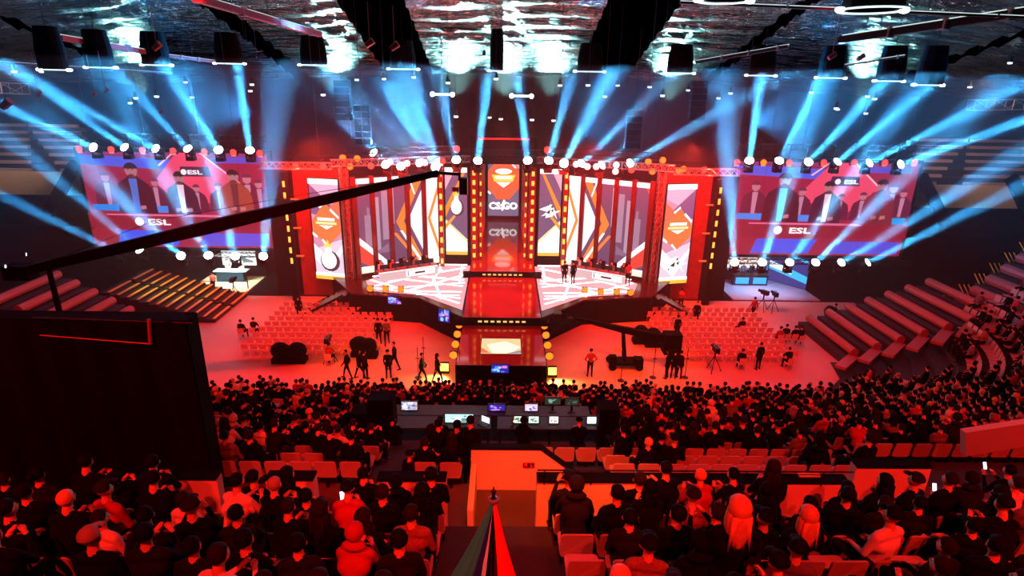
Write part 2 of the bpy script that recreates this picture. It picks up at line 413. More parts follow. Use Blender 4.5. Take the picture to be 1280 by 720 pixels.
# LED lines in the stage deck
floorled = glow((255,236,236), 3.4)
for s in (-1, 1):
    def ln(a, b, w, mt, nm='floor_light_strip'):
        m = MB(); m.bar((a[0]*s,a[1],ZD+.012),(b[0]*s,b[1],ZD+.012),w,.02); st(m.build(nm, mt, stage))
    for a, b, w in (((2.9,42.6),(9.5,44.2),.34),((2.9,41.2),(8.6,43.0),.22),((3.0,45.8),(8.6,42.2),.3),((2.9,44.0),(6.6,40.2),.26),((4.8,45.2),(9.3,41.0),.2),
                    ((2.9,39.9),(6.8,40.0),.24),((3.0,39.2),(6.0,39.3),.14),((2.9,46.6),(5.6,46.6),.3),((6.8,45.6),(9.9,43.2),.24),((2.9,37.6),(4.6,39.0),.2),((2.9,38.6),(9.4,40.6),.2),((6.2,39.6),(9.9,42.4),.22),((4.2,38.4),(5.4,43.6),.16),((2.8,42.0),(9.0,40.3),.18),((3.2,41.9),(3.3,46.4),.16),((5.2,42.2),(5.0,46.2),.14)):
        ln(a, b, w, floorled)
    P = [(s*2.62,36.4),(s*5.7,39.2),(s*9.4,39.95),(s*10.2,42.2),(s*9.4,43.4),(s*5.0,46.4),(s*2.62,46.4)]
    if s < 0: P = P[::-1]
    st(prism('floor_light_panel', P, ZD, ZD+.008, glow((244,140,146), 1.7), stage))

# ---- LED walls -------------------------------------------------
def clip(poly, x0, x1):
    def half(P, keep, xb):
        out = []
        for i in range(len(P)):
            a, b = P[i], P[(i+1) % len(P)]
            ka, kb = keep(a[0]), keep(b[0])
            if ka: out.append(a)
            if ka != kb:
                t = (xb-a[0])/(b[0]-a[0]); out.append((xb, a[1]+t*(b[1]-a[1])))
        return out
    P = half(poly, lambda x: x >= x0, x0)
    return half(P, lambda x: x <= x1, x1) if P else P
def ring_poly(cx, cy, rx, ry, n=14, a0=0):
    return [(cx+rx*math.cos(a0+2*math.pi*i/n), cy+ry*math.sin(a0+2*math.pi*i/n)) for i in range(n)]
def led_wall(name, label, p0, p1, z0, z1, bg, shapes, cat='screen', group=None, u0=0., u1=1., bottom=None, top=True, frame=.07, thick=.16):
    """screen standing between p0 and p1 (xy); shapes are (colour, strength, polygon) in picture units u (0-1 across), h (0-1 up)."""
    p0, p1 = Vector((*p0, 0)), Vector((*p1, 0)); d = p1-p0; Lw = d.length; rz = math.atan2(d.y, d.x)
    T = thing(name, label, cat, ((p0.x+p1.x)/2, (p0.y+p1.y)/2, z0), rz, group)
    H = z1-z0; w = Lw/2
    m = MB(); m.box((-w-frame, 0, -frame), (w+frame, thick, H+frame)); m.build('screen_frame', M_blackmetal, T)
    if 1.95 < z0 < 3:
        m = MB(); m.box((-w, .0, 1.9-z0), (w, thick, -frame)); m.build('plinth', M_black, T)
    m = MB(); L = 0
    def P(u, h, L): return (-w+(u-u0)/(u1-u0)*Lw, -.004-.004*L, h*H)
    m.quad([P(u0,0,0),P(u1,0,0),P(u1,1,0),P(u0,1,0)], glow(*bg))
    for c, e, poly in shapes:
        q = clip(poly, u0, u1)
        if len(q) < 3: continue
        L += 1; m.quad([P(a,b,L) for a,b in q], glow(c, e))
    m.build('screen_image', None, T)
    if top:
        m = MB(); m.box((-w, -.05-.004*L, H-.36), (w, -.0, H)); m.build('top_light_bar', glow((255,238,236), 1.7), T)
    if bottom:
        m = MB(); m.box((-w, -.05-.004*L, 0), (w, 0, .28)); m.build('bottom_light_bar', glow(bottom, 1.5), T)
        m = MB(); m.box((-w, -.05-.004*L, .28), (w, 0, .5)); m.build('white_light_bar', glow((255,242,238), 1.5), T)
    return T
EW = 1.25
def q4(a, b, c, d): return [a, b, c, d]
def chevron(x, w, t, top=1.0, tip=.52, bot=0.0):
    """left-pointing chevron as two quads: tip at x"""
    return [[(x,tip),(x+t,tip),(x+w+t,top),(x+w,top)], [(x,tip),(x+t,tip),(x+w+t,bot),(x+w,bot)]]
wing = []
G = (92, 74, 108)
for c, e, ps in (((240,232,240),1.3,chevron(.60,.26,.30)), ((255,128,48),1.25,chevron(.46,.26,.09)), ((255,140,50),1.3,chevron(.84,.18,.035)), ((250,246,240),1.4,chevron(.885,.16,.2))):
    for p in ps: wing.append((c, e, p))
wing += [((150,132,158),1.0,[(.10,.28),(.17,.28),(.17,.62),(.10,.62)]), ((172,158,180),1.0,[(.19,.2),(.27,.2),(.27,.8),(.19,.8)]), ((158,140,166),1.0,[(.3,.34),(.37,.34),(.37,.86),(.3,.86)]),
         ((140,122,150),1.0,[(.13,.62),(.16,.62),(.16,.7),(.13,.7)]),((190,176,192),1.0,[(.38,.5),(.44,.5),(.44,.92),(.38,.92)]),((126,110,140),1.0,[(.04,.2),(.22,.22),(.36,.3),(.36,.2)]),
         ((226,66,52),1.2,[(0,.34),(0,.14),(.26,0),(.36,0)]), ((250,236,236),1.35,[(0,.42),(0,.34),(.38,0),(.45,0)]), ((240,90,60),1.2,[(0,1),(.1,1),(0,.84)]),
         ((248,240,240),1.3,[(.50,.42),(.53,.42),(.8,.0),(.76,0)]), ((255,128,56),1.2,[(.42,.4),(.46,.4),(.78,0),(.73,0)]), ((250,240,240),1.3,[(.62,.98),(.64,.98),(.7,.8),(.68,.8)])]
ZB, ZT = 2.2, 9.35
def lerp(a, b, t): return (a[0]+(b[0]-a[0])*t, a[1]+(b[1]-a[1])*t)
names5 = ['outermost', 'second', 'third', 'fourth', 'innermost']
for s in (-1, 1):
    A, B = (10.85*s, 42.9), (5.0*s, 46.4)
    side = 'left' if s < 0 else 'right'
    for i in range(5):
        t0, t1 = i/5+.028, (i+1)/5-.028
        p, q = lerp(A, B, t0), lerp(A, B, t1)
        ss = wing
        if s > 0:
            p, q = q, p; ss = [(c, e, [(1-a, b) for a, b in poly]) for c, e, poly in wing]
            u0, u1 = 1-t1, 1-t0
        else: u0, u1 = t0, t1
        led_wall('wing_screen', '%s tall strip screen of the %s stage wing, showing chevrons' % (names5[i], side), p, q, ZB, ZT, (G, 1.0), ss, group='strip screens of the stage wings', u0=u0, u1=u1, bottom=(255,210,190))
        # dark column between strips
        c = lerp(A, B, i/5)
        m = MB(); m.box((-.17,-.2,0),(.17,.14,7.6)); o = m.build('screen_pillar', mat('pillar_dark_red', (70, 10, 12), .35)); o.location = (c[0], c[1], ZD); o.rotation_euler = (0,0,math.atan2((B[1]-A[1])*s, (B[0]-A[0])*s))
        tag(o, 'slim dark pillar at the outer side of the %s strip screen, %s wing' % (names5[i], side), 'pillar', 'pillars between the strip screens')
# flank screens beside the centre, and the outer banners
def crown_bag(cx, cy, r):
    S = [((60,60,70),1.0, ring_poly(cx+.04, cy-.01, r*1.28, r*.40)), ((255,252,246),1.6, ring_poly(cx, cy, r, r*.34)), ((255,252,246),1.6, [(cx-r*.55,cy+r*.2),(cx+r*.55,cy+r*.2),(cx+r*.3,cy+r*.5),(cx-r*.3,cy+r*.5)]),
         ((255,200,90),1.5, [(cx-r*.6,cy+r*.68),(cx-r*.4,cy+r*.48),(cx+r*.4,cy+r*.48),(cx+r*.6,cy+r*.68),(cx+r*.25,cy+r*.58),(cx,cy+r*.78),(cx-r*.25,cy+r*.58)])]
    return S
def star_mark(cx, cy, r):
    S = []
    for a, b, c in (((-1,.1),(.2,.34),(.1,-.05)), ((-.4,-.3),(.0,.36),(.35,-.2)), ((-.2,.0),(1,.05),(.1,-.2)), ((.1,.1),(.7,-.36),(.35,.2)), ((-.8,-.22),(.1,-.1),(.0,.1))):
        S.append(((255,255,255),1.6,[(cx+r*p[0], cy+r*.5*p[1]) for p in (a,b,c)]))
    for a, b, c in (((-.35,-.05),(.05,.12),(.0,-.12)), ((.1,.05),(.35,.15),(.3,-.05)), ((.05,.22),(.2,.3),(.22,.16)), ((-.5,-.2),(-.3,-.12),(-.42,-.26))):
        S.append(((20,60,54),.8,[(cx+r*p[0], cy+r*.5*p[1]) for p in (a,b,c)]))
    return S
for s in (-1, 1):
    a, b = (-4.65, -2.9) if s < 0 else (2.9, 4.65)
    fl = lambda pts: pts if s < 0 else [(1-x, y) for x, y in pts]
    S = [((240,170,190),1.2, fl([(0,.75),(0,1),(.5,1)])), ((255,140,46),1.3, fl([(.9,1),(1,1),(0,.44),(0,.56)])), ((250,240,236),1.5, fl([(0,0),(0,.38),(1,.06),(1,0)])), ((250,240,236),1.5, fl([(0,.0),(0,.42),(1,.18),(1,0)])),
         ((196,214,90),1.2, fl([(0,.40),(0,.42),(1,.17),(1,.15)])), ((255,150,60),1.3, fl([(0,.30),(0,.36),(.5,.5),(.5,.46)]))]
    if s < 0: S += crown_bag(.5, .56, .25)
    else: S += star_mark(.5, .52, .5)
    T = led_wall('flank_screen', 'purple and white screen with a %s emblem beside the centre screen' % ('white crowned bag' if s < 0 else 'white star-shaped'), (a,47.3), (b,47.3), 2.6, 9.7, ((110,92,128),1.0), S, bottom=(255,170,60))
    a, b = (-14.2, -11.95) if s < 0 else (11.95, 14.2)
    ya, yb = (43.4, 42.9) if s < 0 else (42.9, 43.4)
    S = [((206,182,214),1.15, fl([(0,.7),(0,1),(1,1),(1,.86)])), ((118,92,140),1.0, fl([(0,.66),(0,.95),(.9,.7),(.9,.6)])), ((240,110,80),1.2, fl([(.6,.72),(1,.82),(1,.5),(.6,.5)])),
         ((222,206,226),1.2, [(0,.3),(1,.42),(1,.05),(0,.05)]), ((250,246,248),1.4, [(0,.36),(.55,.2),(1,.36),(1,.3),(.5,.06),(0,.2)]),
         ((246,116,62),1.3, [(.5,.78),(1,.58),(.98,.48),(.5,.34),(.02,.48),(0,.58)]),
         ((255,246,240),1.5, [(.2,.625),(.8,.625),(.8,.595),(.2,.595)]), ((255,214,140),1.5, [(.14,.585),(.86,.585),(.86,.56),(.14,.56)]), ((255,246,240),1.5, [(.25,.55),(.75,.55),(.5,.51)]),
         ((255,250,250),1.5, [(.28,.73),(.5,.785),(.52,.765),(.32,.715)]), ((255,250,250),1.5, [(.66,.7),(.95,.62),(.97,.64),(.7,.72)]), ((255,250,250),1.5, [(0,.48),(.16,.44),(.14,.42),(0,.45)]), ((255,250,250),1.5, [(.3,.4),(.5,.34),(.52,.355),(.34,.415)])]
    S += crown_bag(.5, .2, .27) if s < 0 else star_mark(.5, .2, .48)
    led_wall('banner_screen', 'banner screen at the %s end of the stage, %s emblem low down' % (('left','crowned-bag') if s < 0 else ('right','star')), (a,ya), (b,yb), 1.7, 9.3, ((214,150,176),1.1), S, bottom=(255,176,60))
# centre screen deep in the portal
S = [((240,96,60),1.3, [(0,.8),(.3,1),(.75,1),(1,.8),(1,.5),(.7,.3),(.3,.3),(0,.5)]), ((250,150,140),1.2, [(.7,1),(.85,1),(1,.9),(1,.84)]),
     ((255,250,244),1.7, ring_poly(.5,.8,.27,.05)), ((255,200,70),1.5, [(.12,.74),(.88,.74),(.8,.62),(.2,.62)]), ((255,250,244),1.7, [(.22,.715),(.78,.715),(.74,.665),(.26,.665)]),
     ((255,250,244),1.6, [(.26,.61),(.74,.61),(.5,.51)]), ((255,244,240),1.5, [(.66,.98),(.72,.98),(.92,.86),(.86,.86)]), ((250,244,244),1.5, [(0,.46),(.1,.42),(.08,.38),(0,.42)])]
CS = led_wall('centre_screen', 'orange-shield screen at the far end of the glossy runway, reading CS:GO', (-1.62,62.0), (1.62,62.0), 2.75, 8.6, ((120,110,140),1.0), S)
lettering('lettering', 'CS:GO', 1.0, glow((255,252,250), 2.2), CS, (0, -.09, 1.05), bold=.035, sx=1.02)
m = MB(); m.quad([(-.12,-.1,.5),(.05,-.1,.75),(.22,-.1,1.6),(.05,-.1,1.75),(-.15,-.1,1.3)], glow((255,252,250), 2.2)); m.build('soldier_mark', None, CS)
# portal: walls, header, lamp pylons
portal = thing('portal', 'deep red-lit portal framing the centre screen', 'stage set', (0, 47, 0))
pi_ = Matrix.Translation((0,-47,0))
def pt_(o): o.matrix_parent_inverse = pi_; return o
M_portal = mat('portal_wall', (120, 40, 42), .22, .3)
for s in (-1, 1):
    m = MB(); x0, x1 = sorted((s*1.95, s*2.2)); m.box((x0,48.2,2.4),(x1,62.4,10.0)); pt_(m.build('side_wall', M_portal, portal))
    for j in range(9):
        yy = 49.2+j*1.4; m = MB(); x0, x1 = sorted((s*1.86, s*1.95)); m.box((x0,yy,2.4),(x1,yy+.25,9.8)); pt_(m.build('rib', mat('rib_orange', (255,96,40), .3), portal))
m = MB(); m.box((-2.6,47.6,10.0),(2.6,62.4,10.5)); pt_(m.build('header', M_black, portal))
m = MB(); m.box((-2.6,47.4,10.0),(2.6,47.6,12.1)); pt_(m.build('header_front', M_black, portal))
m = MB(); m.box((-2.0,47.3,11.9),(2.0,47.36,12.02)); pt_(m.build('red_light_strip', glow((255,30,40), 2), portal))
m = MB(); m.box((-1.95,62.3,2.4),(1.95,62.5,10)); pt_(m.build('end_wall', M_black, portal))
def lamp_column(x, y, z0, z1, n, w, lw, lh, body, lampc, label, zz=None):
    T = thing('lamp_column', label, 'light column', (x, y, z0), 0, 'columns of small square lamps')
    m = MB(); m.box((-w/2,-.15,0),(w/2,.2,z1-z0)); m.build('column_body', body, T)
    H = z1-z0
    for i in range(n):
        z = H*(.06+.88*i/(n-1)) if zz is None else zz[i]
        m = MB(); m.box((-lw/2,-.2,z-lh/2),(lw/2,-.15,z+lh/2)); m.build('lamp', lampc, T)
    return T
amber = glow((255,184,74), 1.8); M_cred = mat('column_red', (110, 16, 14), .4)
for s in (-1, 1):
    sd = 'left' if s < 0 else 'right'
    lamp_column(s*1.78, 46.6, 2.4, 9.9, 9, .16, .12, .3, M_cred, amber, 'inner lamp column on the %s edge of the portal' % sd)
    lamp_column(s*2.3, 46.4, 2.4, 9.9, 10, .5, .22, .36, M_cred, amber, 'wide lamp column just %s of the portal' % sd)
    lamp_column(s*4.85, 45.9, 2.0, 9.9, 9, .34, .2, .42, M_cred, amber, 'lamp column between flank screen and %s wing' % sd)
    lamp_column(s*15.8, 43.0, 0, 9.7, 8, .5, .16, .42, M_black, amber, 'black outermost lamp column %s of the stage' % sd, zz=[3.2+i*.82 for i in range(8)])
# red drapes and lattice towers between banner and wing
M_redpanel = mat('red_backcloth', (140, 38, 22), .7, scale=1.5, vary=.5, bump=.4)
def truss_mb(p, q, w, n, r=.03):
    ch = MB(); la = MB(); p, q = Vector(p), Vector(q); d = (q-p).normalized(); up = Vector((0,0,1)) if abs(d.z) < .9 else Vector((0,1,0))
    a = d.cross(up).normalized()*w/2; b = a.cross(d).normalized()*w/2; cs = [a+b, a-b, -a-b, -a+b]
    for c in cs: ch.tube(p+c, q+c, r, n=5)
    for i in range(n):
        s0, s1 = p+(q-p)*(i/n), p+(q-p)*((i+1)/n)
        for j in range(4):
            c0, c1 = cs[j], cs[(j+1) % 4]; la.tube(s0+c0, s1+c1, r*.6, n=4, caps=False)
            la.tube(s0+c0, s0+c1, r*.5, n=4, caps=False)
    return ch, la
def truss(name, label, p, q, w, n, mt, cat='truss', group=None, r=.03):
    o0 = Vector(p); T = thing(name, label, cat, o0, 0, group); ch, la = truss_mb(Vector((0,0,0)), Vector(q)-o0, w, n, r)
    if cat == 'truss':
        q_ = Vector(q)-o0; hm = MB()
        for t_ in (.15, .85): hm.tube(q_*t_+Vector((0,0,w/2)), q_*t_+Vector((0,0,24.65-p[2])), .015, n=4)
        hm.build('hanger', M_roofsteel, T)['kind'] = 'stuff'
    ch.build('chord', mt, T)['kind'] = 'stuff'; la.build('lattice', mt, T)['kind'] = 'stuff'; return T
for s in (-1, 1):
    sd = 'left' if s < 0 else 'right'
    m = MB(); x0, x1 = sorted((s*11.6, s*15.6)); m.box((x0,44.2,0),(x1,44.35,9.9)); struct(m.build('wall_stage_%s' % sd, M_redpanel))
    m = MB(); x0, x1 = sorted((s*15.6, s*17.6)); m.box((x0,44.2,0),(x1,44.35,9.9)); struct(m.build('wall_dark_%s' % sd, M_black))
    truss('truss_tower', 'orange-lit lattice tower beside the %s stage wing' % sd, (s*11.4,42.7,0), (s*11.4,42.7,10.2), .5, 14, M_truss, 'tower')
    for k, zc in enumerate((3.2, 5.4, 7.6)):
        m = MB(); x0, x1 = sorted((s*15.3, s*16.3)); m.box((x0,43.9,zc),(x1,44.2,zc+.06)); o = m.build('light_batten', glow((255,80,40), 1.6)); tag(o, '%s red glowing batten beside the %s banner screen' % (('lowest','middle','highest')[k], sd), 'light')
m = MB(); m.box((-18,51,0),(-2.3,51.2,10)); struct(m.build('wall_backcloth_left', M_black)); m = MB(); m.box((2.3,51,0),(18,51.2,10)); struct(m.build('wall_backcloth_right', M_black))
# overhead trusses of the stage
for s in (-1, 1):
    sd = 'left' if s < 0 else 'right'
    truss('roof_truss', 'angled lighting truss over the %s stage wing' % sd, (s*2.6,45.6,10.6), (s*12,41.8,10.6), .45, 22, M_truss)
    truss('roof_truss', 'straight lighting truss over the %s banner screen' % sd, (s*12,41.8,10.4), (s*17,41.8,10.4), .45, 10, M_truss)
    truss('roof_truss', 'high thin truss hanging above the %s stage wing' % sd, (s*3.2,43.0,11.6), (s*10.5,40.2,11.6), .35, 18, M_blackmetal)
truss('roof_truss', 'short lighting truss across the head of the portal', (-3,44.8,11.2), (3,44.8,11.2), .4, 12, M_blackmetal)

# ---- steps at the sides
for s in (-1, 1):
    T = thing('stage_steps', 'black metal steps leading up to the %s end of the stage' % ('left' if s < 0 else 'right'), 'stairs', (s*11.0, 40.3, 0))
    for i in range(8):
        x = s*(3.2-i*.4); z = .2+i*.21; x0, x1 = sorted((x, x-s*.36))
        m = MB(); m.box((x0,-.9,z),(x1,1.0,z+.05)); m.build('tread', mat('tread_metal', (70,62,60), .35, .5), T)
    for yy in (-.95, 1.0):
        m = MB(); m.bar((s*3.3,yy,.1),(s*.2,yy,1.75),.06,.16); m.build('stringer', M_blackmetal, T)

# ---- player desks with monitors
desks = []
for s in (-1, 1):
    sd = 'left' if s < 0 else 'right'
    a = Vector((s*9.3, 42.1, ZD)); b = Vector((s*5.2, 44.4, ZD)); d = b-a; rz = math.atan2(d.y*s*-1, d.x*s*-1)
    T = thing('player_desk', 'long white-fronted team desk on the %s half of the stage' % sd, 'desk', (a+b)/2, rz); w = d.length/2
    m = MB(); m.box((-w,-.32,.72),(w,.32,.77)); m.build('desk_top', mat('desk_top_grey', (120,110,115), .4), T)
    m = MB(); m.box((-w,-.34,0),(w,-.3,.72)); m.build('front_panel', glow((236,196,200), .9), T)
    m = MB(); m.box((-w*.1,-.36,.15),(w*.9,-.34,.6)); m.build('front_screen', glow((255,245,245), 1.5), T)
    m = MB(); m.box((-w,-.36,.68),(w,-.34,.74)); m.build('light_edge', glow((255,235,235), 1.6), T)
    m = MB(); m.box((-w*.05,-.365,.2),(-w*.02,-.36,.58)); m.box((w*.2,-.365,.3),(w*.55,-.36,.45)); m.build('panel_marks', mat('mark_dark',(40,34,40)), T)
    for i in range(5):
        x = -w+.5+i*(2*w-1)/4; p = T.matrix_basis @ Vector((x, -.02, .77))
        mo = thing('monitor', '%s monitor on the team desk, %s half of the stage' % (nth(i), sd), 'monitor', p, rz, 'monitors on the team desks')
        m = MB(); m.box((-.29,-.02,.12),(.29,.02,.46)); m.build('casing', M_blackmetal, mo)
        m = MB(); m.box((-.03,-.02,0),(.03,.02,.14)); m.box((-.1,-.08,0),(.1,.08,.015)); m.build('stand', M_blackmetal, mo)
        m = MB(); m.quad([(.27,.022,.14),(-.27,.022,.14),(-.27,.022,.44),(.27,.022,.44)]); m.build('display', glow((200,210,230), 1.0), mo)
    desks.append((T, w, rz, s))

# ================================================================ SIDE SCREENS
def big_screen(s):
    sd = 'left' if s < 0 else 'right'
    xa, xb = (-31.5, -17.6) if s < 0 else (17.6, 31.5)
    z0, z1 = 3.55, 10.8
    S = []
    fl = lambda p: p
    band = (86,92,224)
    S.append((band,1.0,[(.0,.97),(.0,.87),(.5,.82),(.5,.93)])); S.append(((104,80,214),.9,[(.62,.9),(.96,.9),(.96,.97),(.75,.97)]))
    S.append(((150,60,120),.9,[(0,1),(1,1),(1,.96),(0,.97)]))
    S.append(((236,70,104),1.1,[(.52,1),(.64,1),(.82,.72),(.6,.4),(.36,.66)])); S.append(((250,190,215),1.0,[(.64,1),(.65,1),(.84,.7),(.83,.69)])); S.append(((250,190,215),1.0,[(.5,1),(.51,1),(.42,.86),(.41,.87)]))
    S.append(((84,26,72),.8,[(.53,.86),(.68,.86),(.69,.76),(.52,.76)]))
    def person(x, y, k, coat, shirt, skin=(196,120,130), hair=(60,26,40)):
        S.append((coat,.8,[(x-.085*k,y),(x-.08*k,y+.2*k),(x-.068*k,y+.27*k),(x-.03*k,y+.315*k),(x-.014*k,y+.34*k),(x+.014*k,y+.34*k),(x+.03*k,y+.315*k),(x+.068*k,y+.26*k),(x+.082*k,y+.18*k),(x+.09*k,y)]))
        S.append((shirt,1.0,[(x-.012*k,y+.02),(x-.018*k,y+.31*k),(x+.018*k,y+.31*k),(x+.012*k,y+.02)]))
        S.append((skin,.9, ring_poly(x,y+.38*k,.028*k,.062*k,10))); S.append((hair,.8,[(x+.031*k*math.cos(t_),y+.395*k+.052*k*math.sin(t_)) for t_ in [math.pi*q_/8 for q_ in range(9)]]))
    for (x, y, k) in ((.12,.42,.95),(.38,.42,.8),(.6,.4,.7),(.72,.4,.75),(.78,.4,.75),(.88,.42,.95),(.94,.42,.8)):
        person(x, y, k*.9, (120,32,66), (200,130,160), (214,120,140), (130,50,80))
    S.append(((40,130,226),1.1,[(.03,.46),(.17,.46),(.17,.39),(.03,.40)])); S.append(((40,150,226),1.1,[(.86,.43),(.98,.43),(.98,.36),(.84,.36)])); S.append(((70,130,226),1.1,[(.36,.45),(.46,.45),(.44,.38),(.37,.38)]))
    person(.27,.36,1.2,(92,22,44),(90,110,200)); person(.52,.36,1.02,(92,30,58),(244,196,210)); person(.81,.36,1.08,(150,44,60) if s > 0 else (186,74,60),(110,40,50))
    for (x_, y_) in ((.30,.42),(.55,.40),(.49,.40),(.79,.42),(.84,.42)): S.append(((206,124,134),.9,[(x_-.012,y_-.01),(x_+.02,y_+.0),(x_+.018,y_+.035),(x_-.01,y_+.03)]))
    for (x_, k_) in ((.27,1.2),(.52,1.02),(.81,1.08)):
        yy_ = .36+.38*k_
        S.append(((96,44,56),.8,[(x_-.018,yy_+.008),(x_-.006,yy_+.008),(x_-.006,yy_+.016),(x_-.018,yy_+.016)])); S.append(((96,44,56),.8,[(x_+.006,yy_+.008),(x_+.018,yy_+.008),(x_+.018,yy_+.016),(x_+.006,yy_+.016)]))
        S.append(((130,60,70),.8,[(x_-.012,yy_-.035),(x_+.012,yy_-.035),(x_+.009,yy_-.045),(x_-.009,yy_-.045)])); S.append(((110,50,60),.8,[(x_-.02,yy_-.045),(x_+.02,yy_-.045),(x_+.014,yy_-.068),(x_-.014,yy_-.068)]))
    S.append(((160,26,54),.85,[(0,.38),(1,.36),(1,.2),(0,.21)])); S.append(((232,110,150),1.0,[(.1,.365),(.7,.365),(.75,.34),(.1,.35)]))
    S.append(((66,84,236),1.0,[(.16,.19),(.5,.19),(.46,.03),(.13,.03)])); S.append(((92,80,220),1.0,[(.62,.17),(.97,.17),(.97,.03),(.58,.03)]))
    S.append(((176,30,56),.8,[(0,.2),(.16,.19),(.13,.03),(0,.03)]))
    S.append(((250,235,245),1.2, ring_poly(.27,.285,.024,.045,12))); S.append(((250,235,245),1.1, ring_poly(.555,.81,.016,.03,12)))
    T = led_wall('side_screen', 'huge magenta video screen hanging %s of the stage, showing presenters at a desk' % sd, (xa,45.0), (xb,45.0), z0, z1, ((168,34,70),.9), S, top=False, frame=.25, thick=.4)
    if s < 0: T.rotation_euler = (0, 0, R(0)); 
    lettering('lettering', 'ESL', .62, glow((250,235,245), 1.3), T, (-13.9*.5+13.9*.385, -.5, 7.25*.285), bold=.02, sx=1.9)
    lettering('lettering', 'ESL', .42, glow((250,235,245), 1.2), T, (-13.9*.5+13.9*.62, -.5, 7.25*.81), bold=.015, sx=1.8)
    m = MB()
    for k in range(4): m.tube((-6+k*4,.3,7.9),(-6+k*4,.3,12.5),.03,n=5)
    m.build('hanging_cable', M_blackmetal, T)['kind'] = 'stuff'
    return T
for s in (-1, 1): big_screen(s)

# ---- fixtures
def fixture_proto():
    T = thing('moving_head_light', 'x', 'stage light', (0,0,0))
    m = MB(); m.box((-.22,-.18,-.12),(.22,.18,.06)); m.build('base', M_blackmetal, T)
    m = MB(); m.box((-.27,-.06,.04),(.27,.06,.1)); m.box((-.27,-.06,.04),(-.22,.06,.5)); m.box((.22,-.06,.04),(.27,.06,.5)); m.build('yoke', M_blackmetal, T)
    hd = bpy.data.objects.new('head', None)
    m = MB(); m.tube((0,0,-.24),(0,0,.2),.2,.24,12); h = m.build('head', M_blackmetal, T); h.location = (0,0,.4)
    m = MB(); m.tube((0,0,.2),(0,0,.23),.235,.235,16); m.build('lens', glow((225,245,255), 30), h)
    return remember(T)
FP = fixture_proto()
RP_mesh = {}
first_used = [False]
def moving_head(src, dst, energy, color, size, label, group, lensmat=None):
    if not first_used[0]: T = FP; T['label'] = label; first_used[0] = True; kids = list(T.children)
    else:
        T = copy_tree(FP, label=label); kids = list(T.children)
    T['group'] = group; T.location = src; T.scale = (1.3,)*3
    h = [c for c in T.children if c.name.startswith('head')][0]
    d = (Vector(dst)-Vector(src)-Vector((0,0,.52))).normalized()
    h.rotation_euler = d.to_track_quat('Z', 'Y').to_euler()
    zt_ = (12.1 if src[2] > 6 else 3.0) if abs(src[0]) > 17.4 else 10.75; yt_ = 45.0 if abs(src[0]) > 17.4 else (46.65-.404*abs(src[0]) if abs(src[0]) < 12 else 41.8)
    m = MB(); zz = (zt_-src[2])/1.3; m.bar((0,.12,min(0,zz)),(0,.12,max(0,zz)+.02),.06,.06); m.bar((0,.12,zz),(0,(yt_-src[1])/1.3,zz),.06,.06); m.build('clamp', M_blackmetal, T)
    le = h.children[0]
    if lensmat:
        le.material_slots[0].link = 'OBJECT'; le.material_slots[0].material = lensmat
    p = Vector(src)+Vector((0,0,.52))+d*.36
    l = bpy.data.lights.new('beam_lamp', 'AREA'); l.shape = 'DISK'; l.size = .42; l.energy = energy*BK; l.color = color; l.spread = R(size*1.1)
    o = bpy.data.objects.new('beam_lamp', l); COL.objects.link(o); aim(o, p, p+d*10); return T
def par_proto(c, e):
    m = MB(); m.box((-.2,-.1,.0),(.2,.2,.38)); me1 = m.mesh('case', M_blackmetal)
    m = MB(); m.tube((0,-.14,.24),(0,-.1,.24),.22,.22,14); me2 = m.mesh('lens', glow(c, e))
    m = MB(); m.box((-.17,-.13,-.02),(.17,-.1,.03)); me3 = m.mesh('painted_reflection', glow((255,120,110), 2.2))  # glowing strip stands for the lens's reflection
    return me1, me2, me3
PARS = {'red': par_proto((255,42,36), 4.5), 'orange': par_proto((255,95,20), 3.2), 'pink': par_proto((255,130,130), 9)}
def par(p, c, label, group, strip=True, rz=0):
    T = thing('wash_light', label, 'stage light', p, rz, group); me = PARS[c]
    link('case', me[0], T); link('lens', me[1], T)
    if strip: link('painted_reflection', me[2], T)
    if p[2] > 5:
        zt_ = 12.1 if abs(p[0]) > 17.4 else 10.75; m = MB(); zz = zt_-p[2]
        m.bar((0,.05,min(.38,zz)),(0,.05,max(.42,zz)),.05,.05); yt_ = 45.0 if abs(p[0]) > 17.4 else (46.65-.404*abs(p[0]) if abs(p[0]) < 12 else 41.8)
        m.bar((0,.05,zz),(0,yt_-p[1],zz),.05,.05); m.build('clamp', M_blackmetal, T)
    return T
YS = 44.6
BE = 700000; BK = .0024
# side screens: rows of lights above and below
LT = [(121,185,20,140),(160,186,38,100),(199,187,85,125),(238,188,140,85),(275,189,228,118),(313,190,296,80)]
RTT = [(936,203,952,90),(972,203,1025,100),(1008,204,1075,135),(1043,204,1165,105),(1082,205,1215,138),(1121,206,1240,165)]
LB = [(150,315,-10,238),(178,314,60,215),(228,320,190,285),(262,320,228,262),(295,321,278,262),(329,321,334,262)]
RB = [(918,329,914,262),(952,329,975,262),(985,329,1040,255),(1017,329,1088,262),(1048,329,1150,268),(1080,329,1262,240)]
eb = {0: 1}
for nm, L, ee, gname, phr in (('l', LT, 1.0, 'white moving lights above the left side screen', 'on top of the left side screen'), ('r', RTT, 1.25, 'white moving lights above the right side screen', 'on top of the right side screen'),
                         ('lb', LB, .5, 'white moving lights under the left side screen', 'hanging under the left side screen'), ('rb', RB, .8, 'white moving lights under the right side screen', 'hanging under the right side screen')):
    for i, (u, v_, u2, v2) in enumerate(L):
        a = at_y(u, v_+3, YS-.3); b = at_y(u2, v2, YS-5.5)
        moving_head(a-Vector((0,0,.4)), b, BE*ee, WHITEB, 5.2, '%s white beam light from the outside, %s' % (nth(i if nm[0]=='l' else len(L)-1-i), phr), gname)
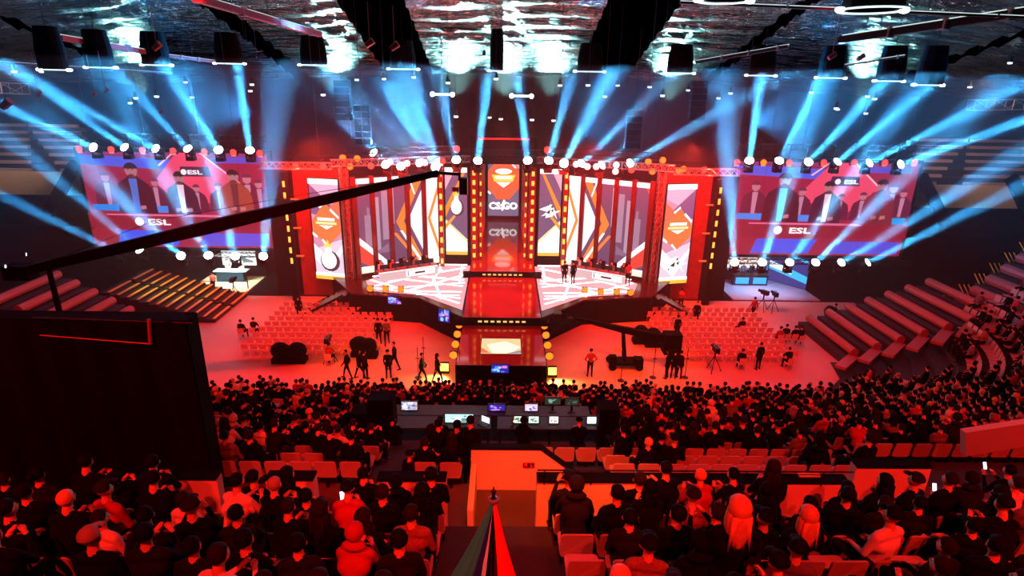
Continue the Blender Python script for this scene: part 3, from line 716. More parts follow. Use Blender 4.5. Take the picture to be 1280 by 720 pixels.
for s, us in ((-1, (101,141,180,218,257,293,326)), (1, (920,953,985,1028,1066,1104,1141))):
    for i, u in enumerate(us):
        v_ = 186+i*.9 if s < 0 else 203
        c = 'orange' if (s > 0 and i == 1) else 'red'
        par(at_y(u, v_+4, YS-.3), c, '%s %s wash light counted from the outside on top of the %s side screen' % (nth(i if s < 0 else 6-i), c, 'left' if s < 0 else 'right'), 'wash lights above the side screens')
for s in (-1, 1):
    truss('screen_truss', 'long truss carrying the lights over the %s side screen' % ('left' if s < 0 else 'right'), (s*17.6,45.0,11.9), (s*32.6,45.0,11.9), .4, 24, M_blackmetal)
    truss('screen_truss', 'low truss with beam lights beneath the %s side screen' % ('left' if s < 0 else 'right'), (s*17.6,45.0,3.0), (s*32.6,45.0,3.0), .35, 24, M_blackmetal)
# stage lights
ST = [(484,210,425,125),(503,212,452,140),(527,208,452,115),(549,207,530,150),(571,205,548,95),(597,206,610,90),(660,206,645,85),(685,206,716,85),(704,208,728,160),(724,209,835,100),(749,211,905,85),(784,208,900,140),(470,196,335,62),(545,212,528,180)]
for i, (u, v_, u2, v2) in enumerate(ST):
    y = 43.2; a = at_y(u, v_, y); b = at_y(u2, v2, y-6)
    moving_head(a-Vector((0,0,.4)), b, BE*.9, WHITEB, 4.6 if i not in (3,4,7) else 7, '%s beam light on the stage truss, pointing %s' % (['outermost left','second left','third left','fourth left','fifth left','left centre','right centre','fifth right','fourth right','third right','second right','outermost right','raised far left','low left'][i], 'up into the roof'), 'beam lights on the stage truss')
reds = [(370,206,'red'),(404,207,'red'),(438,208,'orange'),(429,197,'orange'),(447,198,'orange'),(464,207,'red'),(488,202,'pink'),(509,204,'pink'),(531,203,'pink'),(553,201,'red'),(571,186,'red'),(684,187,'red'),
        (720,205,'pink'),(734,208,'pink'),(770,206,'pink'),(769,214,'pink'),(789,212,'red'),(810,202,'orange'),(815,214,'orange'),(828,200,'orange'),(848,213,'orange'),(854,211,'orange'),(880,212,'red'),(745,208,'pink')]
for i, (u, v_, c) in enumerate(reds):
    par(at_y(u, v_, 42.6)-Vector((0,0,.24)), c, '%s wash light glowing %s on the stage roof truss, counted across' % (nth(i), c), 'red and orange wash lights over the stage', strip=False)
# lamps down the runway edges and along the stage lip
for s, L in ((-1, [(577,401),(575,413),(573,426),(571,441)]), (1, [(674,402),(677,414),(679,427),(681,442)])):
    for i, (u, v_) in enumerate(L):
        yy = [35.4,33.9,32.4,30.9][i]; p = Vector((s*2.75, yy, 1.05))
        par(p, 'orange', '%s round lamp from the stage on the %s edge of the runway' % (nth(i), 'left' if s < 0 else 'right'), 'lamps along the runway edges', strip=False)
for s, L in ((-1, [(463,360),(482,360),(501,361)]), (1, [(731,362),(751,364),(771,364),(788,365)])):
    for i, (u, v_) in enumerate(L):
        p = at_z(u, v_, ZD+.3); par(p-Vector((0,0,.24)), 'orange', '%s round lamp along the %s front lip of the stage' % (nth(i), 'left' if s < 0 else 'right'), 'lamps on the front lip of the stage', strip=False)
# red beams crossing the floor
for a, b, e in (((573,425,31.5),(478,345,38),1.0),((575,412,33),(490,330,40),.7),((680,427,31.5),(745,375,38),1.0),((677,414,33),(700,392,38),.6),((790,362,39),(860,335,36),.6),((463,360,39.5),(440,335,38),.6)):
    p = at_y(a[0], a[1]-6, a[2]); q = at_y(b[0], b[1], b[2]); spot('runway_beam_lamp', p, q, 9000*e, (1,.12,.08), 7, .4, .08)
# warm glowing uplights at the front corners of the runway
for s, (u, v_) in ((-1, (556,455)), (1, (690,460))):
    p = at_z(u, v_+10, 0.0)
    T = thing('floor_flood_light', 'bright amber flood light on the floor by the runway front, %s side' % ('left' if s < 0 else 'right'), 'stage light', p)
    m = MB(); m.box((-.28,-.2,0),(.28,.2,.12)); m.build('base', M_blackmetal, T)
    m = MB(); m.box((-.25,-.12,.12),(.25,.1,.62)); m.build('case', M_blackmetal, T)
    m = MB(); m.box((-.23,-.14,.14),(.23,-.12,.6)); m.build('lens', glow((255,190,70), 5), T)
    spot('flood_lamp', p+Vector((0,-.3,.5)), p+Vector((s*1.5,-3,.0)), 900, (1,.4,.08), 130, .8, .2)

# ================================================================ studios beneath the side screens
def studio_left():
    T = thing('analyst_studio', 'small white-lit presenters studio under the left side screen', 'studio set', (-22.4, 46.6, 0))
    m = MB(); m.box((-2.6,-2.2,0),(2.2,2.0,.12)); m.build('studio_floor', mat('studio_floor_cream', (220,205,160), .6), T)
    m = MB(); m.box((-2.4,1.9,.1),(2.3,2.05,3.0)); m.build('back_wall', M_black, T)
    m = MB(); m.box((-1.3,1.8,1.1),(1.5,1.9,2.5)); m.build('back_screen', glow((236,248,248), 1.6), T)
    m = MB(); m.quad([(-1.1,1.79,1.6),(.2,1.79,1.9),(1.3,1.79,1.5),(1.3,1.79,1.35),(-1.1,1.79,1.35)], glow((120,150,160), .8)); m.build('screen_picture', None, T)
    m = MB(); m.box((-1.2,.2,.12),(1.0,.9,1.0)); m.build('desk_body', mat('studio_desk', (10,60,78), .3), T)
    m = MB(); m.box((-1.4,.1,1.0),(1.3,1.0,1.06)); m.build('desk_top', mat('studio_desk_top', (170,200,205), .3), T)
    m = MB(); m.tube((2.0,-1.4,.1),(2.0,-1.4,1.0),.04); m.tube((-1.8,-1.4,.1),(-1.8,-1.4,1.0),.04); m.tube((-1.8,-1.4,.7),(2.0,-1.4,.7),.025); m.build('rail', M_blackmetal, T)
    area('studio_lamp', (-22.4, 45.2, 3.1), (-22.2, 46.6, .6), 2.5, .5, 420, (.85, .95, .85), 140)
def studio_right():
    T = thing('analyst_studio', 'wide blue-lit presenters studio under the right side screen', 'studio set', (21.4, 47.2, 0))
    m = MB(); m.box((-3.0,-3.2,0),(4.0,2.2,.08)); m.build('studio_floor', mat('studio_floor_grey', (150,150,170), .35), T)
    m = MB(); m.box((-2.9,2.0,.1),(1.9,2.2,3.3)); m.build('back_wall', M_black, T)
    m = MB(); m.quad([(-2.8,1.98,1.0),(1.8,1.98,1.0),(1.8,1.98,3.2),(-2.8,1.98,3.2)], glow((40,120,190), 1.0))
    m.quad([(-2.8,1.97,3.0),(1.8,1.97,3.0),(1.8,1.97,3.2),(-2.8,1.97,3.2)], glow((70,200,255), 1.5))
    m.quad([(-1.9,1.96,1.2),(1.5,1.96,1.2),(1.0,1.96,2.6),(.2,1.96,3.0),(-1.0,1.96,2.9),(-1.8,1.96,2.4)], glow((246,226,214), 1.4))
    r2 = random.Random(5)
    for k in range(46):
        x = -1.9+r2.random()*3.2; z = 1.3+r2.random()*1.3; c = r2.choice([(255,250,245),(200,90,90),(60,60,90),(240,180,160),(120,190,230),(30,30,50)])
        w_ = .08+r2.random()*.12; m.quad([(x,1.95-.001*k,z),(x+w_,1.95-.001*k,z-.03),(x+w_*.9,1.95-.001*k,z+.2),(x-.03,1.95-.001*k,z+.16)], glow(c, 1.3))
    m.build('back_screen', None, T)
    m = MB(); A = (1.9,2.0); B = (4.0,-.6)
    def P(t, z, e=0): return (A[0]+(B[0]-A[0])*t-e, A[1]+(B[1]-A[1])*t-e, z)
    m.quad([P(0,.1),P(1,.1),P(1,3.2),P(0,3.2)], glow((52,60,150), .8)); m.quad([P(0,2.9,.01),P(1,2.3,.01),P(1,2.5,.01),P(0,3.1,.01)], glow((60,190,255), 1.5))
    m.quad([P(0,1.2,.02),P(1,.6,.02),P(1,1.2,.02),P(0,2.0,.02)], glow((40,180,240), 1.3)); m.quad([P(0,1.4,.03),P(.6,1.1,.03),P(.6,1.5,.03),P(0,1.9,.03)], glow((240,250,255), 1.5)); m.build('angled_screen', None, T)
    m = MB(); m.hexa([(A[0],A[1]+.02,.05),(B[0]+.02,B[1],.05),(B[0]+.15,B[1]+.1,.05),(A[0]+.15,A[1]+.2,.05),(A[0],A[1]+.02,3.3),(B[0]+.02,B[1],3.3),(B[0]+.15,B[1]+.1,3.3),(A[0]+.15,A[1]+.2,3.3)]); m.build('angled_wall', M_black, T)
    m = MB(); m.box((-1.7,.4,.1),(1.2,1.1,.95)); m.build('desk_body', mat('studio_desk_blue', (14,40,70), .3), T)
    for x in (-1.0, .5):
        m = MB(); m.box((x-.55,.36,.25),(x+.55,.4,.8)); m.build('desk_light_panel', glow((30,170,240), 1.4), T)
    m = MB(); m.box((-1.8,.3,.95),(1.3,1.2,1.0)); m.build('desk_top', M_blackmetal, T)
    area('studio_lamp', (21.2, 45.4, 3.3), (21.2, 46.8, .4), 3, .5, 330, (.55, .62, 1.0), 140)
studio_left(); studio_right()
def studio_camera(p, label, rz=0):
    T = thing('studio_camera', label, 'camera', p, rz)
    for a in (0, 2.1, 4.2):
        m = MB(); m.tube((math.cos(a)*.5,math.sin(a)*.5,0),(0,0,1.0),.025,n=5); m.build('leg', M_blackmetal, T)
    m = MB(); m.tube((0,0,.9),(0,0,1.3),.05,n=6); m.build('column', M_blackmetal, T)
    m = MB(); m.box((-.13,-.35,1.3),(.13,.25,1.62)); m.build('camera_body', M_blackmetal, T)
    m = MB(); m.tube((0,.25,1.46),(0,.55,1.46),.1,.12,10); m.build('lens_barrel', M_blackmetal, T)
    return T
studio_camera(at_z(965, 390, 0), 'tripod camera on the floor before the blue studio')
studio_camera(at_z(952, 388, 0), 'second smaller tripod camera beside the operator at the blue studio', .4)
studio_camera(at_z(294, 372, 0), 'tripod camera before the white-lit studio')
studio_camera(at_z(412, 452, 0), 'tripod camera at the middle of the left chair block')
studio_camera(at_z(891, 464, 0), 'tripod camera standing in the right chair block')

# ================================================================ side stands (retractable seating)
def side_rows():
    for s in (-1, 1):
        sd = 'left' if s < 0 else 'right'
        # right: parallel rows of folded seats climbing outwards
        T = thing('side_stand', 'retractable stand of folded seat rows on the %s of the floor' % sd, 'stand', (s*22, 33, 0))
        n = 7
        for i in range(n):
            x = s*(21.6+i*1.22); z = .45+i*.5
            y1 = 38.4-i*.1 if s > 0 else 35.6+i*.25
            o = MB(); x0, x1 = sorted((x-.61, x+.61)); o.box((x0,32.6-i*.15,0),(x1,y1+.2,z)); q = o.build('tier', M_step, T); q.matrix_parent_inverse = Matrix.Translation((-s*22,-33,0))
            o = MB(); y0 = 32.7-i*.15
            o.lathe((0,0,0), [(0,0)], 4) if False else None
            c = Vector((x, 0, z+.34)); seg = 10
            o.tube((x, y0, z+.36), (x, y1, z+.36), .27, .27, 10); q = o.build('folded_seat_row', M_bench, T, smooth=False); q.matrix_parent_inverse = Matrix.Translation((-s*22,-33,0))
            # corner leg of the row running diagonally back towards the front of the main stand
            if s > 0:
                o = MB(); dx, dy = -.72, -.69; L = 2.5+i*.1
                a = Vector((x, y0, z+.1)); b = a+Vector((dx*L, dy*L, .1))
                o.bar(a, b, .62, .16); q = o.build('corner_seat_row', M_bench, T); q.matrix_parent_inverse = Matrix.Translation((-s*22,-33,0))
        if s > 0: continue
    T = thing('telescopic_stand', 'low bank of yellow-edged treads beyond the left stand', 'stand', (-22, 41, 0))
    for c in range(2):
        for i in range(12):
            p = at_z(228-i*8.6-(15 if c else 0), 385-i*2.1+(11 if c else 0), .05); 
            z = .25+i*.17; x = -20.2-i*.62; y0 = (41.2 if c == 0 else 38.3)-i*.0
            m = MB(); m.box((x-.31,y0,0),(x+.31,y0+2.6,z)); q = m.build('tier', M_step, T); q.matrix_parent_inverse = Matrix.Translation((22,-41,0))
            m = MB(); m.box((x+.14,y0+.05,z),(x+.3,y0+2.5,z+.06)); q = m.build('yellow_tread', M_yellow, T); q.matrix_parent_inverse = Matrix.Translation((22,-41,0))
    # far right upper block of rows
    T = thing('corner_stand', 'bank of red-lit folded seat rows high at the right wall', 'stand', (31, 31, 0))
    for i in range(6):
        x = 29.2+i*1.15; z = 3.0+i*.62
        m = MB(); m.box((x-.55,28.5,0),(x+.55,35.6+i*.4,z)); q = m.build('tier', M_step, T); q.matrix_parent_inverse = Matrix.Translation((-31,-31,0))
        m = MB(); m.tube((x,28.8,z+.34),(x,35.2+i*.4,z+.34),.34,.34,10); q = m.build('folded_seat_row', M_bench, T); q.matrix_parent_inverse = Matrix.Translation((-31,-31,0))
        for j in range(3):
            m = MB(); m.bar((x-.5+j*.3,35.3+i*.4,z+.0),(x-.5+j*.3,35.9+i*.4,z+.5),.05,.05); q = m.build('nosing', M_yellow, T); q.matrix_parent_inverse = Matrix.Translation((-31,-31,0))
side_rows()
# upper stands at the back corners
M_upper = mat('upper_seat', (176, 150, 142), .6); M_upwall = mat('upper_parapet', (214, 190, 140), .7)
for s in (-1, 1):
    sd = 'left' if s < 0 else 'right'
    T = thing('upper_stand', 'high stand of pale empty benches in the far %s corner' % sd, 'stand', (s*46, 56, 8))
    for i in range(7):
        for j, (xa, xb) in enumerate(((35.6+i*.75, 38.6+i*1.0), (41.2+i*.6, 60))):
            y = 52.5+i*.9; z = 8.1+i*.56
            x0, x1 = sorted((s*xa, s*xb))
            m = MB(); m.box((x0,y,z),(x1,y+.35,z+.26)); q = m.build('bench', M_upper, T); q.matrix_parent_inverse = Matrix.Translation((-s*46,-56,-8))
        x0, x1 = sorted((s*(35+i*.7), s*61)); m = MB(); m.box((x0,y-.1,7.6),(x1,y+.8,z)); q = m.build('tier', M_step, T); q.matrix_parent_inverse = Matrix.Translation((-s*46,-56,-8))
    x0, x1 = sorted((s*32.5, s*61)); m = MB(); m.box((x0,51.9,6.2),(x1,52.1,8.2)); struct(m.build('wall_upper_%s' % sd, M_upwall))
    for k in range(3):
        x = s*(36.5+k*8.0); m = MB(); m.bar((x,51.7,9.0),(x+s*3.4,51.7,4.6),.5,.9); o = m.build('brace_beam', M_black); tag(o, '%s dark raking beam across the pale balcony wall, far %s corner' % (nth(k), sd), 'beam', 'raking beams on the balcony wall')
    truss('roof_frame', 'pale lattice girder over the %s upper stand' % sd, (s*38,50,15.0), (s*60,50,15.6), .8, 14, M_truss)

# ================================================================ roof hardware
def drum(p, r, h, label):
    T = thing('pendant_drum', label, 'ceiling light', p, 0, 'dark drums with lit rings under the roof')
    m = MB(); m.lathe((0,0,0), [(r*.86,.06),(r*.86,h*.5),(r*.7,h)], 20, M_black); m.build('drum_shade', M_black, T)
    m = MB(); m.lathe((0,0,0), [(r*.93,-.0),(r,.0),(r,.05),(r*.93,.05),(r*.93,0)], 28); m.build('light_ring', glow((210,240,245), 1.6), T)
    for a in (0, math.pi):
        m = MB(); m.ball((math.cos(a)*r, 0, .03), (.16,.16,.08), n=8, rings=5); m.build('lamp', glow((240,255,255), 8), T)
    m = MB(); m.tube((0,0,h),(0,0,h+2.5),.02,n=4); m.build('cable', M_blackmetal, T)
DR = [(68,88),(126,85),(196,82),(287,80),(393,82),(504,87),(621,89),(737,90),(849,92),(951,95),(1038,98),(1111,102),(1160,107)]
yd = [33,38,43,46.5,48.6,49.8,50,49.8,48.8,46.8,43.5,39.5,35.5]
dn = ['first','second','third','fourth','fifth','sixth','tapered middle','eighth','ninth','tenth','eleventh','twelfth','thirteenth']
for i, (u, v_) in enumerate(DR):
    p = at_y(u, v_, yd[i]); drum(p, yd[i]*.0232 if i != 6 else .62, 2.1 if i != 6 else 3.6, '%s black drum lamp of the row across the roof, ring lit' % dn[i])
drum(at_y(1090, 14, 20), 1.0, 1.5, 'near black drum lamp with open glowing ring over the right stand')
drum(at_y(905, 2, 20), .8, 1.5, 'near black drum lamp half cut by the upper edge of the view')
# girders and pipes, light painted along one edge
def girder(a, ya, b, yb, w, label, red=True, mt=None):
    p, q = at_y(*a, ya), at_y(*b, yb); T = thing('roof_girder', label, 'girder', p); q = q-p
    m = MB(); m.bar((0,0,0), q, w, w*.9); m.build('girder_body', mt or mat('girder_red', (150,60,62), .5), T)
    m = MB(); m.bar(Vector((0,-w*.5,w*.5)), q+Vector((0,-w*.5,w*.5)), w*.25, w*.25); m.build('painted_lit_edge', glow((225,245,242), .9), T)  # edge emits to stand for light caught along the girder
    for t in (.3, .6, .9):
        c = q*t; m = MB(); m.box((c.x-w*.4,c.y-w*.7,c.z-w*.6),(c.x+w*.4,c.y+w*.7,c.z+w*.8)); m.build('bracket', M_truss, T)
    m = MB(); m.tube(q*.5, q*.5+Vector((0,0,4)), .02, n=4); m.build('hanger', M_roofsteel, T)
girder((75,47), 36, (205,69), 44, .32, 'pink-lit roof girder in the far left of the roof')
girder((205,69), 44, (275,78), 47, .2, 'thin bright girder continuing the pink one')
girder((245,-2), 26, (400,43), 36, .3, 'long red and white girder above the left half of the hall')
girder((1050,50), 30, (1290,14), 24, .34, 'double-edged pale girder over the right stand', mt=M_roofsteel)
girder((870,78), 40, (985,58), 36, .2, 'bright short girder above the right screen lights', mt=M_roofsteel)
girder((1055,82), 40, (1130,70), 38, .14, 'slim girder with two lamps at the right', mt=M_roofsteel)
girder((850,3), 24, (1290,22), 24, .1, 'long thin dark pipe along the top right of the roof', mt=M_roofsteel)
girder((0,78), 38, (215,92), 46, .12, 'faint thin pipe low in the left roof', mt=M_roofsteel)
for i, (u, v_) in enumerate(((553,118),(652,120))):
    p = at_y(u, v_, 47); T = thing('twin_lamp', '%s double-headed white work lamp above the portal' % ('left' if i == 0 else 'right'), 'ceiling light', p)
    m = MB(); m.tube((-.7,0,0),(.7,0,0),.07,n=6); m.build('tube_lamp', glow((230,255,250), 5), T)
    for sx in (-.75, .75):
        m = MB(); m.ball((sx,0,0), .17, n=8, rings=6); m.build('lamp_head', glow((240,255,255), 12), T)
    m = MB(); m.tube((0,0,.05),(0,0,24.65-p.z),.025,n=4); m.build('hanger', M_roofsteel, T)
# small hanging spots
HS = [(18,91),(52,91),(163,130),(170,124),(196,122),(232,104),(240,123),(313,115),(315,107),(404,120),(446,101),(480,100),(517,98),(560,105),(612,148),(626,150),(700,108),(692,152),(735,108),(772,108),(812,110),(756,122),(828,121),(860,114),(898,124),(913,118),(1014,117),(1045,137),(1047,138),(1082,143),(1084,122),(1093,125),(1212,110),(1262,80),(665,151),(570,147),(620,100),(605,72)]
def hang(T, p, dz, x=0.):
    zc = 24.7; m = MB(); m.tube((x,0,dz),(x,0,zc-p[2]),.012,n=4,caps=False); m.build('hanger', M_roofsteel, T)
def hs_mesh():
    m = MB(); m.tube((0,0,.12),(0,0,.5),.14,.08,8, M_blackmetal); m.tube((0,0,.5),(0,0,2.2),.015,n=4, m=M_blackmetal); return m.mesh('spot_case')
HSM = hs_mesh(); m = MB(); m.tube((0,0,.0),(0,0,.11),.13,.16,8); HSL = m.mesh('spot_lens', glow((225,245,250), 2.6)); m = MB(); m.tube((0,0,.0),(0,0,.11),.13,.16,8); HSR = m.mesh('spot_lens', glow((255,70,80), 1.6))
for i, (u, v_) in enumerate(HS):
    p = at_y(u, v_, 40+(i*7 % 9)); T = thing('hanging_spotlight', 'small hanging white spotlight, %s of those scattered under the roof' % nth(i), 'ceiling light', p, 0, 'small spotlights scattered under the roof')
    link('case', HSM, T); link('lens', HSL, T); hang(T, p, .4)
for i, (u, v_, w) in enumerate(((196,58,.7),(118,118,.4),(132,113,.4),(201,140,.35),(462,54,.7),(493,58,.7),(1040,70,.6),(1076,72,.6),(8,130,.9),(50,115,.3),(48,119,.3))):
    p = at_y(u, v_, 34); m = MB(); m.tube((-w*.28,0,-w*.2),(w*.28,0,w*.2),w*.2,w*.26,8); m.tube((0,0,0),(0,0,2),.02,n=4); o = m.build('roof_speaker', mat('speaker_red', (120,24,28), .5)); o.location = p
    tag(o, '%s dim red-lit roof lamp housing hanging among the foil' % nth(i), 'lamp housing', 'red-lit housings hanging in the roof')
# speaker clusters: dark long arrays
for i, (u, v_, h) in enumerate(((455,180,3.2),(790,185,3.2),(430,150,2.2),(870,150,2.2))):
    p = at_y(u, v_, 41)
    T = thing('line_array', '%s dark hanging loudspeaker array near the stage truss' % ['left outer','right outer','left upper','right upper'][i], 'loudspeaker', p, 0)
    for k in range(6):
        m = MB(); m.box((-.5,-.25+.03*k,k*.42),(.5,.3+.03*k,k*.42+.39)); m.build('speaker_box', M_black, T)
    m = MB(); m.tube((0,0,2.5),(0,0,7.5),.02,n=4); m.build('cable', M_blackmetal, T)

# ================================================================ camera jibs
def beam_box(m, p, q, w0, h0, w1, h1):
    p, q = Vector(p), Vector(q); d = (q-p).normalized(); a = d.cross(Vector((0,0,1))).normalized(); b = a.cross(d)
    c = [(-1,-1),(1,-1),(1,1),(-1,1)]
    m.hexa([p+a*(w0/2*i)+b*(h0/2*j) for i, j in c]+[q+a*(w1/2*i)+b*(h1/2*j) for i, j in c])
A, B = at_y(40, 336, 27.5), at_y(548, 216, 29.5)
J = thing('camera_crane', 'long black camera crane reaching across the left screen to the stage', 'camera crane', (A.x, A.y, 0))
jp = Matrix.Translation((-A.x,-A.y,0))
def jj(o): o.matrix_parent_inverse = jp; return o
mid = A+(B-A)*.45
m = MB(); beam_box(m, A, mid, .4, .42, .5, .62); beam_box(m, mid, B, .5, .62, .25, .3); jj(m.build('boom', M_dark, J))
C_ = at_y(577, 231, 29.8)
m = MB(); m.bar(B, Vector((C_.x-.1,C_.y,B.z-.1)), .14, .14); m.bar((C_.x-.1,C_.y,B.z),(C_.x-.1,C_.y,C_.z+.2), .12,.12); jj(m.build('head_arm', M_blackmetal, J))
m = MB(); m.box((C_.x-.1,C_.y-.3,C_.z-.45),(C_.x+.3,C_.y+.3,C_.z+.35)); m.tube((C_.x+.1,C_.y+.3,C_.z),(C_.x+.1,C_.y+.7,C_.z),.14,n=8); jj(m.build('camera_head', M_blackmetal, J))
m = MB(); m.box((C_.x-.45,C_.y-.32,C_.z-.3),(C_.x-.12,C_.y-.28,C_.z-.08)); jj(m.build('white_housing', mat('housing_white', (210,205,205), .5), J))
w1_, w2_ = A+(B-A)*.3+Vector((0,0,.9)), A+(B-A)*.62+Vector((0,0,.55))
m = MB(); 
for a, b in ((A, w1_), (w1_, w2_), (w2_, B)): m.tube(a, b, .015, n=4, caps=False)
jj(m.build('stay_cable', M_blackmetal, J))
m = MB(); m.tube((A.x+.8,A.y,0),(A.x+.8,A.y,A.z),.16,.12,8); m.box((A.x-.2,A.y-.8,0),(A.x+1.8,A.y+.8,.3)); jj(m.build('pedestal', M_dark, J))
m = MB(); m.box((A.x-1.2,A.y-.35,A.z-.5),(A.x,A.y+.35,A.z+.2)); jj(m.build('counterweight', M_dark, J))
# floor crane right of runway
A, B = at_z(835, 420, 2.6), at_z(700, 396, 3.2); base = at_z(780, 458, 0); A = at_y(840, 425, base.y-.2); B = at_y(700, 393, base.y+3); piv = at_y(779, 412, base.y)
J = thing('camera_crane', 'black camera crane on a wheeled dolly right of the runway', 'camera crane', (base.x, base.y, 0)); jp = Matrix.Translation((-base.x,-base.y,0))
m = MB(); beam_box(m, A, piv, .42, .5, .3, .34); beam_box(m, piv, B, .3, .34, .1, .12); jj(m.build('boom', M_dark, J))
m = MB(); m.box((A.x-.5,A.y-.4,A.z-.8),(A.x+.5,A.y+.4,A.z+.45)); jj(m.build('counterweight', M_dark, J))
m = MB(); m.tube((base.x,base.y,.3),(piv.x,piv.y,piv.z),.16,.1,8); jj(m.build('column', M_dark, J))
m = MB(); m.box((base.x-.75,base.y-.5,.28),(base.x+.75,base.y+.5,.42)); m.box((base.x-1.0,base.y-.6,.3),(base.x-.6,base.y-.2,.9)); m.box((base.x+.5,base.y-.6,.3),(base.x+1.0,base.y-.1,.75)); jj(m.build('dolly', M_dark, J))
for sx in (-.8, .8):
    for sy in (-.55, .55):
        m = MB(); m.tube((base.x+sx,base.y+sy-.07,.22),(base.x+sx,base.y+sy+.07,.22),.22,n=12); jj(m.build('wheel', M_dark, J))
m = MB(); m.box((base.x-.85,base.y-.62,1.25),(base.x-.35,base.y-.58,1.5)); jj(m.build('monitor', mat('housing_white', (1,1,1)), J))
m = MB(); m.box((B.x-.4,B.y-.2,B.z-.35),(B.x+.1,B.y+.3,B.z+.1)); jj(m.build('camera_head', M_blackmetal, J))

# ================================================================ monitors: stage face screens
def flat_monitor(p, w, h, tilt, rz, label, cols, group=None, stand=0.0):
    T = thing('display_monitor', label, 'monitor', p, rz, group)
    f = MB(); f.box((-w/2-.03,-.02,-.03),(w/2+.03,.05,h+.03)); a = f.build('casing', M_blackmetal, T); a.rotation_euler = (-tilt,0,0)
    m = MB(); m.quad([(-w/2,-.022,0),(w/2,-.022,0),(w/2,-.022,h),(-w/2,-.022,h)], glow(*cols[0])); k = 1
    r2 = random.Random(int(abs(p[0])*100)+7)
    for c in cols[1:]:
        for q in range(5):
            x = -w/2+r2.random()*w*.75; z = r2.random()*h*.7; ww = w*(.1+.2*r2.random()); hh = h*(.08+.25*r2.random()); k += 1
            m.quad([(x,-.022-.001*k,z),(min(w/2,x+ww),-.022-.001*k,z),(min(w/2,x+ww),-.022-.001*k,min(h,z+hh)),(x,-.022-.001*k,min(h,z+hh))], glow(*c))
    d = m.build('display', None, T); d.rotation_euler = (-tilt,0,0)
    if stand:
        m = MB(); m.box((-.04,.0,-stand),(.04,.05,.05)); m.box((-.14,-.08,-stand),(.14,.12,-stand+.02)); m.build('stand', M_blackmetal, T)
    return T
bl = [((24,40,150),1.2),((60,120,255),1.6),((230,120,200),1.3),((120,190,255),1.5)]
p = at_y(625, 466, 29.45); flat_monitor(p, .95, .5, .1, 0, 'blue monitor on the black front end of the runway', bl)
p = at_y(494, 380, 38.9); flat_monitor(p, 1.0, .6, .1, 0, 'blue monitor on the black fascia under the left stage lip', bl)
p = at_y(555, 402, 35.4); flat_monitor(p, .8, .8, .1, R(-25), 'tilted blue monitor at the left runway corner of the stage', bl)

